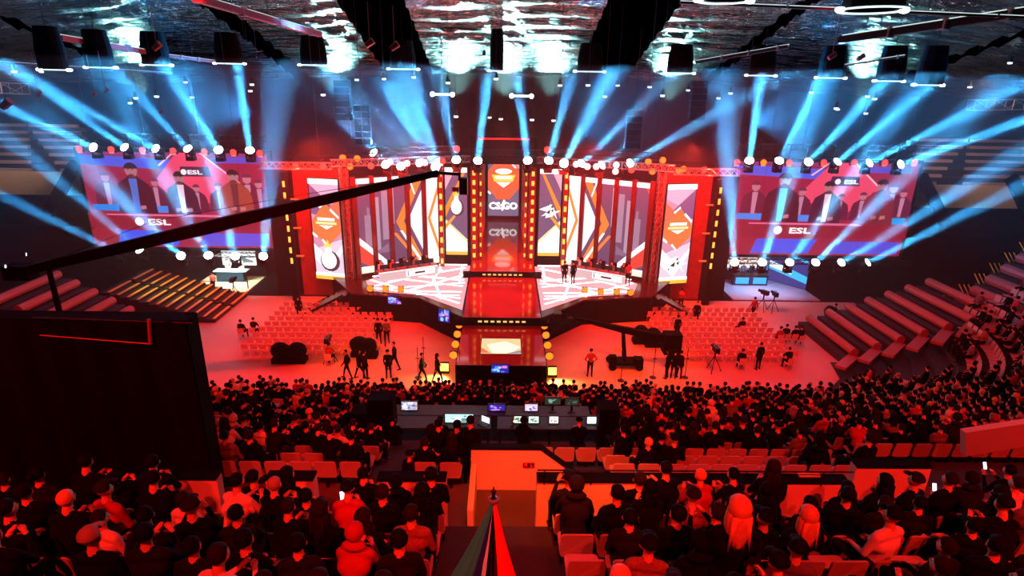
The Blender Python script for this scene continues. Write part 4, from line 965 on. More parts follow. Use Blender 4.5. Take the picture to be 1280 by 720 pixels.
# ================================================================ people
BONES = {}
def body(kind):
    """tapered capsules (p, r, q, r, region) facing +y, feet at z=0 (seated: hips over the seat at z .45)"""
    B = []
    def c(p, r, q, r2, lab): B.append((Vector(p), r, Vector(q), r2, lab))
    sit = kind.startswith('sit')
    if sit:
        lean = {'sit': -.06, 'sit_lean': .16, 'sit_phone': -.02, 'sit_cross': -.1}[kind]
        hip = Vector((0, 0, .56)); ch = hip+Vector((0, lean*.6, .34)); nk = hip+Vector((0, lean, .56)); hd = nk+Vector((0, .02+lean*.15, .17))
        for s in (-1, 1):
            c((s*.09,0,.54), .095, (s*.14,.44,.52), .066, 'legs'); c((s*.14,.44,.51), .062, (s*.15,.40,.1), .042, 'legs'); c((s*.15,.36,.05), .045, (s*.16,.56,.035), .032, 'shoe')
    else:
        hip = Vector((0,0,.95)); ch = hip+Vector((0,.0,.34)); nk = hip+Vector((0,.0,.55)); hd = nk+Vector((0,.03,.168))
        for s in (-1, 1):
            fy = {'stand': .03*s, 'walk': .26*s, 'stand_phone': .02*s, 'hips': .0, 'arms_up': .0}.get(kind, 0)
            kx = s*.11; knee = (kx, fy*.6+.03, .5)
            c((s*.085,0,.9), .098, knee, .062, 'legs'); c(knee, .058, (s*.12, fy, .1), .04, 'legs'); c((s*.12, fy-.04, .045), .045, (s*.14, fy+.17, .035), .033, 'shoe')
    c(hip+Vector((-.06,0,0)), .125, hip+Vector((.06,0,0)), .125, 'legs')
    c(hip+Vector((0,0,.08)), .135, ch, .14, 'top'); c(ch+Vector((-.08,0,0)), .125, ch+Vector((.08,0,0)), .125, 'top')
    sh = nk+Vector((0,0,-.08)); c(sh+Vector((-.14,0,0)), .07, sh+Vector((.14,0,0)), .07, 'top')
    c(sh+Vector((0,0,0)), .08, nk, .055, 'top'); c(nk, .058, nk+Vector((0,.01,.07)), .055, 'skin')
    for s in (-1, 1): c(nk+Vector((s*.03,-.01,-.02)), .05, sh+Vector((s*.13,0,.005)), .055, 'top')
    c(hd+Vector((0,-.015,.03)), .09, hd+Vector((0,.03,-.03)), .074, 'skin'); c(hd+Vector((0,.05,-.06)), .045, hd+Vector((0,.062,-.075)), .03, 'skin')
    c(hd+Vector((0,.085,.0)), .016, hd+Vector((0,.112,-.022)), .018, 'skin')
    for s in (-1, 1): c(hd+Vector((s*.088,-.005,.01)), .02, hd+Vector((s*.092,-.01,-.025)), .014, 'skin')
    hands = []
    for s in (-1, 1):
        a = sh+Vector((s*.175,0,-.01))
        if kind == 'sit': e, w, hdir = a+Vector((s*.06,.06,-.27)), a+Vector((s*-.02,.28,-.34)), Vector((-s*.3,.9,-.2))
        elif kind == 'sit_lean': e, w, hdir = a+Vector((s*.07,.14,-.26)), a+Vector((-s*.08,.34,-.2)), Vector((-s*.5,.6,.5))
        elif kind == 'sit_phone': e, w, hdir = a+Vector((s*.05,.16,-.22)), a+Vector((-s*.08,.34,-.02)), Vector((-s*.5,.4,.7))
        elif kind == 'sit_cross': e, w, hdir = a+Vector((s*.1,.05,-.27)), a+Vector((-s*.2,.2,-.24)), Vector((-s,.1,.1))
        elif kind == 'stand': e, w, hdir = a+Vector((s*.05,-.03,-.29)), a+Vector((s*.04,.06,-.54)), Vector((0,.1,-1))
        elif kind == 'walk': e, w, hdir = a+Vector((s*.05,-.1*s-.02,-.28)), a+Vector((s*.04,-.2*s+.08,-.51)), Vector((0,-.2*s+.1,-1))
        elif kind == 'hips': e, w, hdir = a+Vector((s*.17,-.08,-.24)), a+Vector((-s*.0,.02,-.44)), Vector((-s*.8,.4,-.3))
        elif kind == 'arms_up': e, w, hdir = a+Vector((s*.12,.1,.18)), a+Vector((s*.04,.16,.44)), Vector((0,.2,1))
        else: e, w, hdir = a+Vector((s*.06,.12,-.26)), a+Vector((-s*.06,.36,-.1)), Vector((-s*.3,.6,.6))
        c(a, .06, e, .046, 'top'); c(e, .045, w, .031, 'top')
        hdir.normalize(); c(w, .027, w+hdir*.05, .034, 'skin'); c(w+hdir*.05, .032, w+hdir*.08, .03, 'skin')
        hands.append((w+hdir*.08, hdir, s))
    return B, hands, hd, hip
def capsule_mb(m, p, r, q, r2, n=12):
    d = q-p; L = d.length
    if L < 1e-6: d = Vector((0,0,1)); L = 1e-6
    d = d/L; up = Vector((0,0,1)) if abs(d.z) < .9 else Vector((1,0,0)); a = d.cross(up).normalized(); b = a.cross(d)
    rings = [(p-d*r, 0)]
    for t in (60, 30, 0): rings.append((p-d*(r*math.sin(R(t))), r*math.cos(R(t))))
    for t in (0, 30, 60): rings.append((q+d*(r2*math.sin(R(t))), r2*math.cos(R(t))))
    rings.append((q+d*r2, 0)); k = len(m.v)
    for c_, rr in rings:
        for i in range(n):
            t = 2*math.pi*i/n; m.v.append(tuple(c_+a*(max(rr,.0005)*math.cos(t))+b*(max(rr,.0005)*math.sin(t))))
    for j in range(len(rings)-1):
        for i in range(n):
            i2 = (i+1) % n; m.f.append((k+j*n+i, k+j*n+i2, k+(j+1)*n+i2, k+(j+1)*n+i)); m.m.append(0)
    m.f.append(tuple(k+i for i in reversed(range(n)))); m.f.append(tuple(k+(len(rings)-1)*n+i for i in range(n))); m.m += [0, 0]
REG = ['skin', 'top', 'legs', 'shoe']
def make_body(kind, ratio=.45, voxel=.017, fingers=True):
    B, hands, hd, hip = body(kind); m = MB()
    for p, r, q, r2, lab in B: capsule_mb(m, p, r, q, r2)
    me = m.mesh('tmp'); o = bpy.data.objects.new('tmp', me); COL.objects.link(o)
    md = o.modifiers.new('r', 'REMESH'); md.mode = 'VOXEL'; md.voxel_size = voxel
    sm = o.modifiers.new('s', 'SMOOTH'); sm.factor = .5; sm.iterations = 4
    dc = o.modifiers.new('d', 'DECIMATE'); dc.ratio = ratio
    out = bpy.data.meshes.new_from_object(o.evaluated_get(bpy.context.evaluated_depsgraph_get())); bpy.data.objects.remove(o)
    bm = bmesh.new(); bm.from_mesh(out); out.materials.clear()
    for f in bm.faces:
        c = f.calc_center_median(); best = None; bd = 9
        for p, r, q, r2, lab in B:
            d = q-p; L2 = d.length_squared; t = 0 if L2 < 1e-9 else max(0, min(1, (c-p).dot(d)/L2)); dist = (c-(p+d*t)).length-(r+(r2-r)*t)
            if dist < bd: bd = dist; best = lab
        f.material_index = REG.index(best); f.smooth = True
    ex = MB()
    if fingers:
        for w, d, s in hands:
            up = Vector((0,0,1)) if abs(d.z) < .8 else Vector((0,1,0)); a = d.cross(up).normalized(); b = a.cross(d)
            for i, L in enumerate((.062,.072,.068,.052)):
                st_ = w+a*((i-1.5)*.018)-d*.012; mid = st_+d*L*.6; ex.tube(st_, mid, .0085, .008, 5); ex.tube(mid, mid+(d*.7-b*.5)*L*.5, .008, .006, 5)
            st_ = w-d*.045+a*(.03*-s); ex.tube(st_, st_+(d*.6+a*(-s)*.8)*.045, .010, .0075, 5)
    n0 = len(ex.f)
    for s in (-1, 1): ex.ball(hd+Vector((s*.033,.082,.012)), (.012,.008,.008), n=6, rings=4)
    ex.box(tuple(hd+Vector((-.022,.088,-.052))), tuple(hd+Vector((.022,.098,-.046))))
    vs = [bm.verts.new(v) for v in ex.v]
    for i, f in enumerate(ex.f):
        try: nf = bm.faces.new([vs[j] for j in f])
        except ValueError: continue
        nf.material_index = 0 if i < n0 else 4; nf.smooth = True
    bm.to_mesh(out); bm.free(); out.name = 'body_'+kind
    for mt in (M_skin, M_cloth['black'], M_cloth['charcoal'], M_shoe, M_eye): out.materials.append(mt)
    return out, hd
def hair_mesh(style, hd):
    m = MB(); n, rg = 14, 8
    def shell(r, off, phmax, cut=None):
        k = len(m.v)
        for j in range(rg+1):
            ph = phmax*j/rg
            for i in range(n):
                t = 2*math.pi*i/n; back = -math.sin(t)
                pm = ph*(1 if back > -.2 else .55)
                m.v.append((hd.x+off[0]+r[0]*math.sin(pm)*math.cos(t), hd.y+off[1]+r[1]*math.sin(pm)*math.sin(t), hd.z+off[2]+r[2]*math.cos(pm)))
        for j in range(rg):
            for i in range(n):
                i2 = (i+1) % n; m.f.append((k+j*n+i, k+(j+1)*n+i, k+(j+1)*n+i2, k+j*n+i2)); m.m.append(0)
    if style == 'short': shell((.097,.104,.103), (0,-.016,.028), 1.98)
    elif style == 'long':
        shell((.107,.115,.115), (0,-.02,.03), 1.85); m.ball((hd.x,hd.y-.09,hd.z-.16), (.085,.05,.22), n=12, rings=8)
        for q_ in (-.06,-.02,.03,.065): m.tube((hd.x+q_,hd.y-.1,hd.z-.02),(hd.x+q_*1.5,hd.y-.12,hd.z-.36),.03,.008,6)
        for s in (-1, 1): m.ball((hd.x+s*.075,hd.y-.03,hd.z-.12), (.045,.07,.16), n=8, rings=6)
    elif style == 'bun': shell((.103,.11,.11), (0,-.018,.03), 1.9); m.ball((hd.x,hd.y-.13,hd.z+.06), .05, n=8, rings=6)
    elif style == 'hood':
        shell((.115,.12,.12), (0,-.02,.025), 2.1); m.ball((hd.x,hd.y-.07,hd.z-.13), (.15,.085,.06), n=12, rings=6)
    elif style == 'cap':
        shell((.108,.116,.1), (0,-.012,.045), 1.6); m.ball((hd.x,hd.y+.12,hd.z+.05), (.075,.07,.012), n=10, rings=4)
    me = m.mesh('hair_'+style, M_hair['black'], True); return me
KINDS = ['sit','sit_lean','sit_phone','sit_cross','stand','walk','hips','stand_phone','arms_up']
PB = {k: make_body(k) for k in KINDS}
HM = {(k, h): hair_mesh(h, PB[k][1]) for k in KINDS for h in ('short','long','bun','hood','cap')}
HNAME = {'short': 'short %s hair', 'long': 'long %s hair', 'bun': '%s hair in a bun', 'hood': 'a %s hood up', 'cap': 'a %s cap'}
def person(kind, p, rz, top='black', legs='charcoal', hair='short', hcol='black', label='', group=None, scale=1.0, skin=True):
    me, hd = PB[kind]; o = bpy.data.objects.new('person', me); COL.objects.link(o)
    o.location = p; o.rotation_euler = (0,0,rz); o.scale = (scale,)*3
    for i, mt in ((1, M_cloth[top]), (2, M_cloth[legs])):
        o.material_slots[i].link = 'OBJECT'; o.material_slots[i].material = mt
    tag(o, label, 'person', group)
    h = bpy.data.objects.new({'hood': 'hood', 'cap': 'cap'}.get(hair, 'hair'), HM[(kind, hair)]); COL.objects.link(h); h.parent = o
    h.material_slots[0].link = 'OBJECT'
    h.material_slots[0].material = M_cloth[top] if hair in ('hood',) else M_hair[hcol]
    return o
PHONE = None
def phone(p, rz, label, tilt=.5):
    T = thing('phone', label, 'phone', p, rz); m = MB(); m.box((-.037,-.004,-.072),(.037,.004,.072)); a = m.build('case', M_blackmetal, T)
    m = MB(); m.quad([(-.033,-.005,-.066),(.033,-.005,-.066),(.033,-.005,.066),(-.033,-.005,.066)]); b = m.build('display', glow((215,235,255), 2.2), T)
    a.rotation_euler = b.rotation_euler = (-tilt, 0, 0)

# players at the desks
for T, w, rz, s in desks:
    sd = 'left' if s < 0 else 'right'
    for i in range(5):
        x = -w+.5+i*(2*w-1)/4; p = T.matrix_basis @ Vector((x, .85, 0))
        person('sit_lean', p, rz+math.pi, ['white','red','black','grey','black'][i], 'charcoal', ['short','short','cap','short','short'][i], 'black', '%s seated player from the outside at the team desk, %s half of the stage' % (nth(i if s < 0 else 4-i), sd), 'players at the team desks')
        c = thing('gaming_chair', 'high-backed black chair of the %s player on the %s half' % (nth(i if s < 0 else 4-i), sd), 'chair', p, rz+math.pi, 'chairs of the players')
        m = MB(); m.box((-.25,-.22,.38),(.25,.26,.45)); m.build('seat', M_dark, c); m = MB(); m.box((-.24,-.34,.5),(.24,-.26,1.2)); m.build('backrest', M_dark, c); m = MB(); m.tube((0,0,.05),(0,0,.38),.04,n=6); m.box((-.28,-.03,.0),(.28,.03,.06)); m.box((-.03,-.28,.0),(.03,.28,.06)); m.build('base', M_dark, c)
# people on stage and floor
FL = [
 ('stand',705,355,ZD,0,'black','black','short','left of the two dark figures standing before the right team desk'),
 ('stand',716,355,ZD,.4,'black','black','short','right of the two dark figures standing before the right team desk'),
 ('stand',784,357,ZD,-.4,'red','charcoal','short','figure standing alone at the right end of the stage'),
 ('stand',375,400,0,.3,'black','black','short','camera operator in black standing behind the left chair block'),
 ('walk',435,473,0,1.6,'black','black','short','figure in black walking in front of the left chair block'),
 ('walk',450,473,0,-1.2,'black','black','hood','hooded dark figure beside the walking one near the left chairs'),
 ('stand',457,474,0,-.6,'charcoal','black','short','dark figure bending beside the hooded one near the left chairs'),
 ('stand',474,430,0,.2,'black','black','cap','dark crew member in a cap at the aisle side of the left chair block'),
 ('walk',484,431,0,.2,'grey','charcoal','short','slim crew member walking up along the left chair block'),
 ('walk',494,462,0,1.9,'charcoal','black','short','dark walker alone in the orange floor light left of the runway'),
 ('stand',486,473,0,0,'black','black','cap','standing watcher in black at the front of the main stand, left part'),
 ('walk',528,477,0,-1.5,'black','black','short','striding walker in black left of the runway front'),
 ('walk',547,478,0,-1.3,'charcoal','black','hood','hooded walker close to the amber flood left of the runway'),
 ('hips',737,471,0,.1,'red','black','short','man with elbows out standing alone right of the runway'),
 ('stand',833,473,0,.8,'black','black','hood','leftmost of the dark trio standing behind the floor crane'),
 ('stand',841,473,0,-.5,'black','black','short','middle of the dark trio standing behind the floor crane'),
 ('stand',848,473,0,-.9,'charcoal','black','short','rightmost of the dark trio standing behind the floor crane'),
 ('stand',845,425,0,.2,'black','black','short','crew member in black at the aisle of the right chair block'),
 ('stand',869,406,0,2.8,'black','black','short','crew member in black behind the right chair block'),
 ('walk',940,400,0,.3,'red','black','short','operator in a reddish top before the blue studio'),
 ('stand',947,462,0,.2,'black','black','short','dark figure standing in the middle of the right chair block'),
 ('sit_lean',1038,402,0,-1.5,'black','black','short','dark figure crouching at the end of the right folded rows'),
 ('stand',268,366,0,1.2,'white','black','short','presenter in white beside the white-lit studio'),
 ('walk',850,388,0,-.4,'red','black','short','dim figure in red walking by the right stage steps'),
]
for kind, u, v_, z, rz, top, legs, hair, label in FL:
    person(kind, at_z(u, v_, z), rz, top, legs, hair, 'black', label)
for i, (x, y) in enumerate(((-23.0,48.1),(-21.9,48.1),(-22.6,47.9))[:2]):
    person('stand', (x-.1, y-.1, .12), math.pi, 'white', 'white', 'short', 'brown', '%s presenter in white behind the desk of the white-lit studio' % ('left','right')[i])
for i in range(4):
    person('stand', (20.0+i*.75, 48.5, .1), math.pi+(i-1.5)*.2, ['black','grey','charcoal','red'][i], 'charcoal', 'short', 'brown', '%s presenter behind the desk of the blue-lit studio' % nth(i))
# dark equipment heaps on the floor
for i, (u, v_, w) in enumerate(((352,452,.95),(373,452,.95),(450,444,1.0),(462,446,.8),(815,432,.9),(800,428,.8),(1035,402,.6))):
    p = at_z(u, v_, 0); m = MB(); r3 = random.Random(i)
    m.ball((0,0,.75), (w*.62,.5,.5), n=10, rings=6); m.tube((-.3,0,0),(-.1,0,.6),.05,n=5); m.tube((.3,0,0),(.1,0,.6),.05,n=5); m.box((-.5,-.35,0),(.5,.35,.3))
    o = m.build('covered_equipment', M_dark, smooth=False); o.location = p
    tag(o, '%s black cloth-covered equipment case on the arena floor' % ['left one of the pair of','right one of the pair of','larger','smaller','broad','narrow','small'][i] + ['',' ',' beside the aisle of the left chairs',' beside the aisle of the left chairs',' beyond the floor crane',' beyond the floor crane',' by the right folded rows'][i], 'equipment', 'covered equipment on the floor')
# crowd control posts
for i, (u, v_) in enumerate(((523,472),(530,458),(575,476),(816,472),(856,472),(776,476))):
    p = at_z(u, v_, 0); m = MB(); m.tube((0,0,0),(0,0,.03),.2,n=12); m.tube((0,0,.03),(0,0,1.9),.018,n=5); m.box((-.12,-.02,1.2),(.12,.02,1.23)); o = m.build('thin_stand', M_blackmetal); o.location = p
    tag(o, '%s thin dark stand on the orange-lit floor in front of the main stand' % nth(i), 'stand', 'thin stands on the floor')

# ================================================================ floor chairs
def chair_mesh():
    m = MB(); m.box((-.21,-.2,.42),(.21,.22,.46)); m.hexa([(-.2,-.2,.5),(.2,-.2,.5),(.2,-.17,.5),(-.2,-.17,.5),(-.19,-.27,.86),(.19,-.27,.86),(.19,-.24,.86),(-.19,-.24,.86)])
    for x in (-.19,.19):
        m.bar((x,-.2,0),(x,-.2,.5),.025); m.bar((x,.2,0),(x,.2,.42),.025); m.bar((x,-.19,.44),(x,-.25,.8),.02)
    return m.mesh('floor_chair', M_chair)
CHM = chair_mesh()
def chair_block(s, x0, x1, y0, nrows, ncols, sd, dy=.92):
    for r_ in range(nrows):
        for c in range(ncols):
            x = x0+(x1-x0)*c/(ncols-1); y = y0+r_*dy
            if any(abs(x-q.x) < .5 and abs(y-q.y) < .6 for q in OCC): continue
            o = link('floor_chair', CHM, None, (x+rnd.uniform(-.02,.02), y, 0), rnd.uniform(-.03,.03))
            tag(o, 'pale chair, %s row from the stage, %s from the outside, %s floor block' % (nth(nrows-1-r_), nth(c if s < 0 else ncols-1-c), sd), 'chair', 'chairs in blocks on the arena floor')
OCC = [at_z(u, v_, 0) for u, v_ in ((352,452),(373,452),(450,444),(462,446),(412,452),(891,464),(947,462),(474,430),(484,431),(845,425))]
a = at_z(318, 452, 0); b = at_z(322, 398, 0); c = at_z(478, 452, 0)
chair_block(-1, -15.6, -7.9, 33.2, 9, 15, 'left'); chair_block(1, 10.6, 18.0, 33.0, 9, 14, 'right')
for i, (u, v_) in enumerate(((304,424),(318,423),(972,432),(981,431),(990,431),(999,433),(925,420),(412,457),(925,462),(985,462))):
    p = at_z(u, v_, 0); person('sit_lean' if i % 2 else 'sit', p, rnd.uniform(-.3,.3), rnd.choice(('black','charcoal','red')), 'black', 'short', 'black', 'seated guest %s' % ['at the outer side of the left chair block','next to the outermost guest of the left chair block','first of four on the rearmost right chairs','second of four on the rearmost right chairs','third of four on the rearmost right chairs','last of four on the rearmost right chairs','alone at the inner back of the right chair block','by the tripod in the left chair block','low in front of the right chair block','at the outer front of the right chair block'][i])
    o = link('floor_chair', CHM, None, p); tag(o, 'pale chair under the guest %s' % ['at the outer left block side','beside the outermost left guest','first of the four to the rear right','second of the four to the rear right','third of the four to the rear right','last of the four to the rear right','sitting alone to the rear right','by the left block tripod','low at the front of the right block','at the outer front of the right block'][i], 'chair', 'chairs in blocks on the arena floor')

# ================================================================ booth (black camera platform, left)
T = thing('draped_partition', 'large black-draped partition blocking the view on the left', 'partition', (-9.5, 10.5, 7.4))
x1 = -5.35; yf = 9.9
tl = at_y(229, 403, yf)
zt = tl.z; x1 = tl.x
bi = Matrix.Translation((9.5,-10.5,-7.4))
def bb(o): o.matrix_parent_inverse = bi; return o
m = MB(); m.box((-17,yf+.1,6.0),(x1,yf+.5,zt)); bb(m.build('partition_frame', M_black, T))
m = MB(); n = 60
for i in range(n):
    xa, xb = -17+(x1+17)*i/n, -17+(x1+17)*(i+1)/n; ya, yb = yf+.05*math.sin(i*1.7), yf+.05*math.sin((i+1)*1.7)
    m.quad([(xa,ya,7.0),(xb,yb,7.0),(xb,yb,zt+.02),(xa,ya,zt+.02)])
bb(m.build('drape', M_black, T))
g0, g1, g2 = at_y(50, 419, yf-.05), at_y(188, 430, yf-.05), at_y(186, 399, yf-.05)
m = MB(); m.tube(g0, g1, .012, n=5); bb(m.build('lower_rail', mat('rail_dull', (150,110,100), .5, .3), T)); m = MB(); m.tube(g1, g2, .035, n=6); bb(m.build('post', mat('rail_dull', (1,1,1)), T))
m = MB(); m.tube(at_y(40,397,yf), at_y(240,404,yf), .015, n=5); bb(m.build('top_rail', M_blackmetal, T))

# ================================================================ FOH control desk
FZ, FZ2 = 5.4, 4.1
m = MB(); m.box((-3.9,14.7,4.2),(3.4,17.25,FZ)); m.box((-3.9,17.25,2.9),(3.4,20.3,FZ2)); foh = m.build('control_platform', M_black); tag(foh, 'raised black two-level platform of the control position in the middle of the stand', 'platform')
def table(x0, x1, y, label, fz):
    T = thing('control_desk', label, 'desk', ((x0+x1)/2, y, fz)); w = (x1-x0)/2
    m = MB(); m.box((-w,-.35,.72),(w,.35,.77)); m.build('desk_top', mat('desk_dark', (22,18,18), .6), T)
    for sx in (-w+.08, 0, w-.08):
        for sy in (-.3, .3): m = MB(); m.box((sx-.03,sy-.03,0),(sx+.03,sy+.03,.72)); m.build('leg', M_blackmetal, T)
    return T
table(-3.7, -.3, 15.85, 'long control desk carrying the wide green monitor, aisle-side half', FZ); table(-.1, 3.1, 15.85, 'long control desk with mixing screens, stair-side half', FZ); table(-3.8, 3.2, 18.75, 'further control desk nearer the stage', FZ2)
SCR = [(512,512,.62,.34,[((190,190,200),1.2),((220,70,80),1.2),((50,120,230),1.3),((240,240,250),1.4)],18.7,'colourful monitor furthest out on the further control desk'),
 (556,525,.02,.02,[((200,255,240),1)],18,'' ),
 (574,524,.95,.30,[((180,230,225),1.4),((230,250,250),1.6),((90,150,150),1.1)],15.8,'wide pale green monitor on the control desk'),
 (621,514,.66,.26,[((20,40,150),1.2),((60,120,255),1.6),((220,120,220),1.3)],18.7,'blue and pink monitor in the middle of the further desk'),
 (664,512,.5,.28,[((230,190,220),1.3),((250,245,255),1.5),((90,120,220),1.2)],18.7,'pinkish document monitor on the further desk'),
 (649,527,.34,.24,[((210,235,220),1.4),((90,120,110),1.0)],15.8,'pale list monitor left of its twin on the nearer desk'),
 (667,528,.34,.24,[((210,235,225),1.4),((110,130,120),1.0)],15.8,'pale list monitor right of its twin on the nearer desk'),
 (691,501,.62,.28,[((20,60,48),.8),((120,170,160),1.0)],18.7,'dim green monitor beside a head on the further desk'),
 (715,502,.55,.28,[((12,50,40),.8),((60,110,100),.9)],18.7,'darkest green monitor at the stair end of the further desk'),
 (740,529,.34,.24,[((235,245,245),1.7),((250,250,250),1.8)],15.8,'bright white square monitor at the stair end of the nearer desk'),
 (692,531,.3,.24,[((240,235,225),1.6),((200,60,50),1.2)],15.8,'pair of white displays split by a red stripe on the nearer desk'),
 (756,526,.1,.28,[((190,210,210),1.2),((60,70,70),.8)],15.8,'narrow tall meter display at the very end of the nearer desk')]
for u, v_, w, h, cols, y, lb in SCR:
    if not lb: continue
    p = at_y(u, v_, y); fz = FZ if y < 17 else FZ2; z = max(p.z-h*.5, fz+.80); p = Vector((p.x, y, z)); flat_monitor(p, w*.9, h*.9, .12, 0, lb, cols, None, stand=z-fz-.77)
# laptop
p = at_y(607, 520, 15.8); T = thing('laptop', 'open laptop with white screen turned aside on the control desk', 'laptop', (p.x, 15.8, FZ+.77), R(-35))
m = MB(); m.box((-.16,-.22,0),(.16,0,.02)); m.build('keyboard_base', M_blackmetal, T); m = MB(); m.box((-.16,0,.02),(.16,.015,.24)); m.build('lid', M_blackmetal, T); m = MB(); m.quad([(-.15,-.002,.03),(.15,-.002,.03),(.15,-.002,.23),(-.15,-.002,.23)]); m.build('display', glow((225,235,240),1.6), T)
p = at_y(640, 537, 15.7); T = thing('desk_lamp', 'small yellow-glowing gooseneck lamp on the control desk', 'lamp', (p.x, 15.65, FZ+.77)); m = MB(); m.tube((0,0,0),(0,0,.03),.06,n=10); m.tube((0,0,.03),(.0,.02,.22),.008,n=5); m.tube((0,.02,.22),(.05,-.02,.2),.02,.035,8); m.build('lamp_arm', M_blackmetal, T); m = MB(); m.ball((.055,-.02,.185), .03, n=8, rings=5); m.build('bulb', glow((255,190,60), 6), T)
# operators
OPS = [(517,492),(535,499),(556,492),(578,497),(601,491),(648,492),(668,498),(686,494),(735,497)]
for i, (u, v_) in enumerate(OPS):
    p = at_y(u, v_, 19.7); person('sit', (p.x, 19.7, max(FZ2-.45, p.z-1.28)), rnd.uniform(-.15,.15), 'black', 'black', ['short','cap','short','short','hood','short','cap','short','short'][i], 'brown', '%s crew head from the aisle in the row behind the control monitors' % nth(i), 'crew seated behind the control monitors')
for i, (x, rz) in enumerate(((-3.2,0),(-1.75,.2),(.65,-.2),(2.35,.1))):
    person('sit_lean', (x, 15.1, FZ-.1), rz, 'black', 'black', ['short','short','hood','cap'][i], 'black', '%s operator leaning at the nearer control desk' % nth(i), 'operators at the nearer control desk')
# black flight cases beside the desk
for i, (u, v_, w, h) in enumerate(((479,560,.75,1.25),(758,560,.6,1.0),(452,560,.5,.8))):
    p = at_y(u, v_, 15.4); 
    T = thing('equipment_rack', '%s tall black equipment rack beside the control desks' % ['aisle-side','stair-side','small outer'][i], 'rack', (p.x, 15.6, step_z(15.6)))
    m = MB(); m.box((-w/2,-.3,0),(w/2,.3,h+.5)); m.build('case', M_black, T)
    for sx in (-w/2+.05, w/2-.05): m = MB(); m.box((sx-.02,-.32,.05),(sx+.02,-.3,h+.45)); m.build('corner_edge', M_blackmetal, T)

# ================================================================ stadium seats and spectators
def rounded_panel(w, h, t, r=.06, n=4):
    m = MB(); pts = []
    for cx, cz, a0 in ((w/2-r, r, -90), (w/2-r, h-r, 0), (-w/2+r, h-r, 90), (-w/2+r, r, 180)):
        for i in range(n+1):
            a = R(a0+90*i/n); pts.append((cx+r*math.cos(a), cz+r*math.sin(a)))
    k = len(pts); m.quad([(x,-t/2,z) for x, z in pts]); m.quad([(x,t/2,z) for x, z in reversed(pts)])
    for i in range(k):
        a, b = pts[i], pts[(i+1) % k]; m.quad([(a[0],t/2,a[1]),(b[0],t/2,b[1]),(b[0],-t/2,b[1]),(a[0],-t/2,a[1])])
    return m
def seat_meshes():
    b = rounded_panel(.45, .44, .035); back = b.mesh('backrest', M_seat)
    for v_ in back.vertices: v_.co = Vector((v_.co.x, v_.co.y-.24-(v_.co.z)*.18+.35*(v_.co.x**2)-.0, v_.co.z+.42))
    c = rounded_panel(.44, .42, .05); cush = c.mesh('seat_cushion', M_seat)
    for v_ in cush.vertices:
        x, y, z = v_.co; v_.co = Vector((x, -.18+z*.97, .41+y*.8+z*.05))
    m = MB(); m.box((-.22,-.24,.3),(.22,-.2,.44)); m.box((-.03,-.26,0),(.03,-.2,.32)); br = m.mesh('bracket', M_blackmetal)
    return back, cush, br
SB, SCU, SBR = seat_meshes()
slots = []
for k, y, z in rows:
    d = 28-y
    path = row_path(d, .53); 
    for i, (x, yy, a) in enumerate(path):
        u, v_, D = px((x, yy, z+.9))
        if not (-25 < u < 1305 and v_ < 760 and D > 2): continue
        if y < 8 and abs(x+.1) < .95: continue
        if 8 < y < 22 and (abs(x+2.45) < .45): continue
        if 8 < y < 30 and (abs(x-8.8) < .5 or abs(x+8.8) < .5): continue
        if y > 10 and (14.4 < yy < 20.5) and -4.6 < x < 4.1: continue
        if y > 8.5 and x < -5.2 and u < 266 and v_ > 398: continue
        if y < 12 and y > 8 and -.7 < x < 2.2: continue
        if yy > 33.2: continue
        if 480 < u < 770 and v_ < 546 and yy < 14.6 and y > 10: continue
        if abs(x) > 17 and v_ < 466 and u < 1200: continue
        if 10.4 < yy < 13.2 and x > 9.0 and 8 < y < 13: continue
        slots.append((D, k, y, z, x, yy, a, u, v_))
cnt = {}
slots.sort(key=lambda q: (q[1], abs(q[4])))
S2 = []
for q in slots:
    key = (q[1], q[4] < 0); cnt[key] = cnt.get(key, 0)+1; S2.append(q+(cnt[key],))
S2.sort(key=lambda q: q[0])
def where(q):
    k = q[1]; sd = 'left' if q[4] < 0 else 'right'
    if q[2] < 8: r_ = nth(k-23)+' row above the parapet'
    else: r_ = nth(18-k)+' row below the aisle'
    return '%s, %s seat %s of centre' % (r_, nth(q[9]-1), sd)
tops = ['black']*22+['charcoal']*5+['navy']*2+['grey']*3+['red']*4+['white']*2+['plaid']*1
hairs = ['short']*11+['long']*3+['bun']*1+['hood']*1+['cap']*2
kinds_s = ['sit']*4+['sit_lean']*3+['sit_phone']*1+['sit_cross']*2
ra = random.Random(23)
np_, ns_ = 0, 0
low = {}
LOWB, _ = make_body('sit', .05, .03, False)
LOWB.name = 'low'
lowv = [tuple(v_.co) for v_ in LOWB.vertices]; lowf = [(tuple(p.vertices), p.material_index) for p in LOWB.polygons]
crowd, fseats = MB(), MB()
CM = [M_skin, None, M_cloth['charcoal'], M_shoe, M_eye]
fill = {}
SPECIAL = []
EMPTY_ZONES = [(700,790,548,575),(872,965,558,578),(450,500,550,570),(600,705,545,575)]
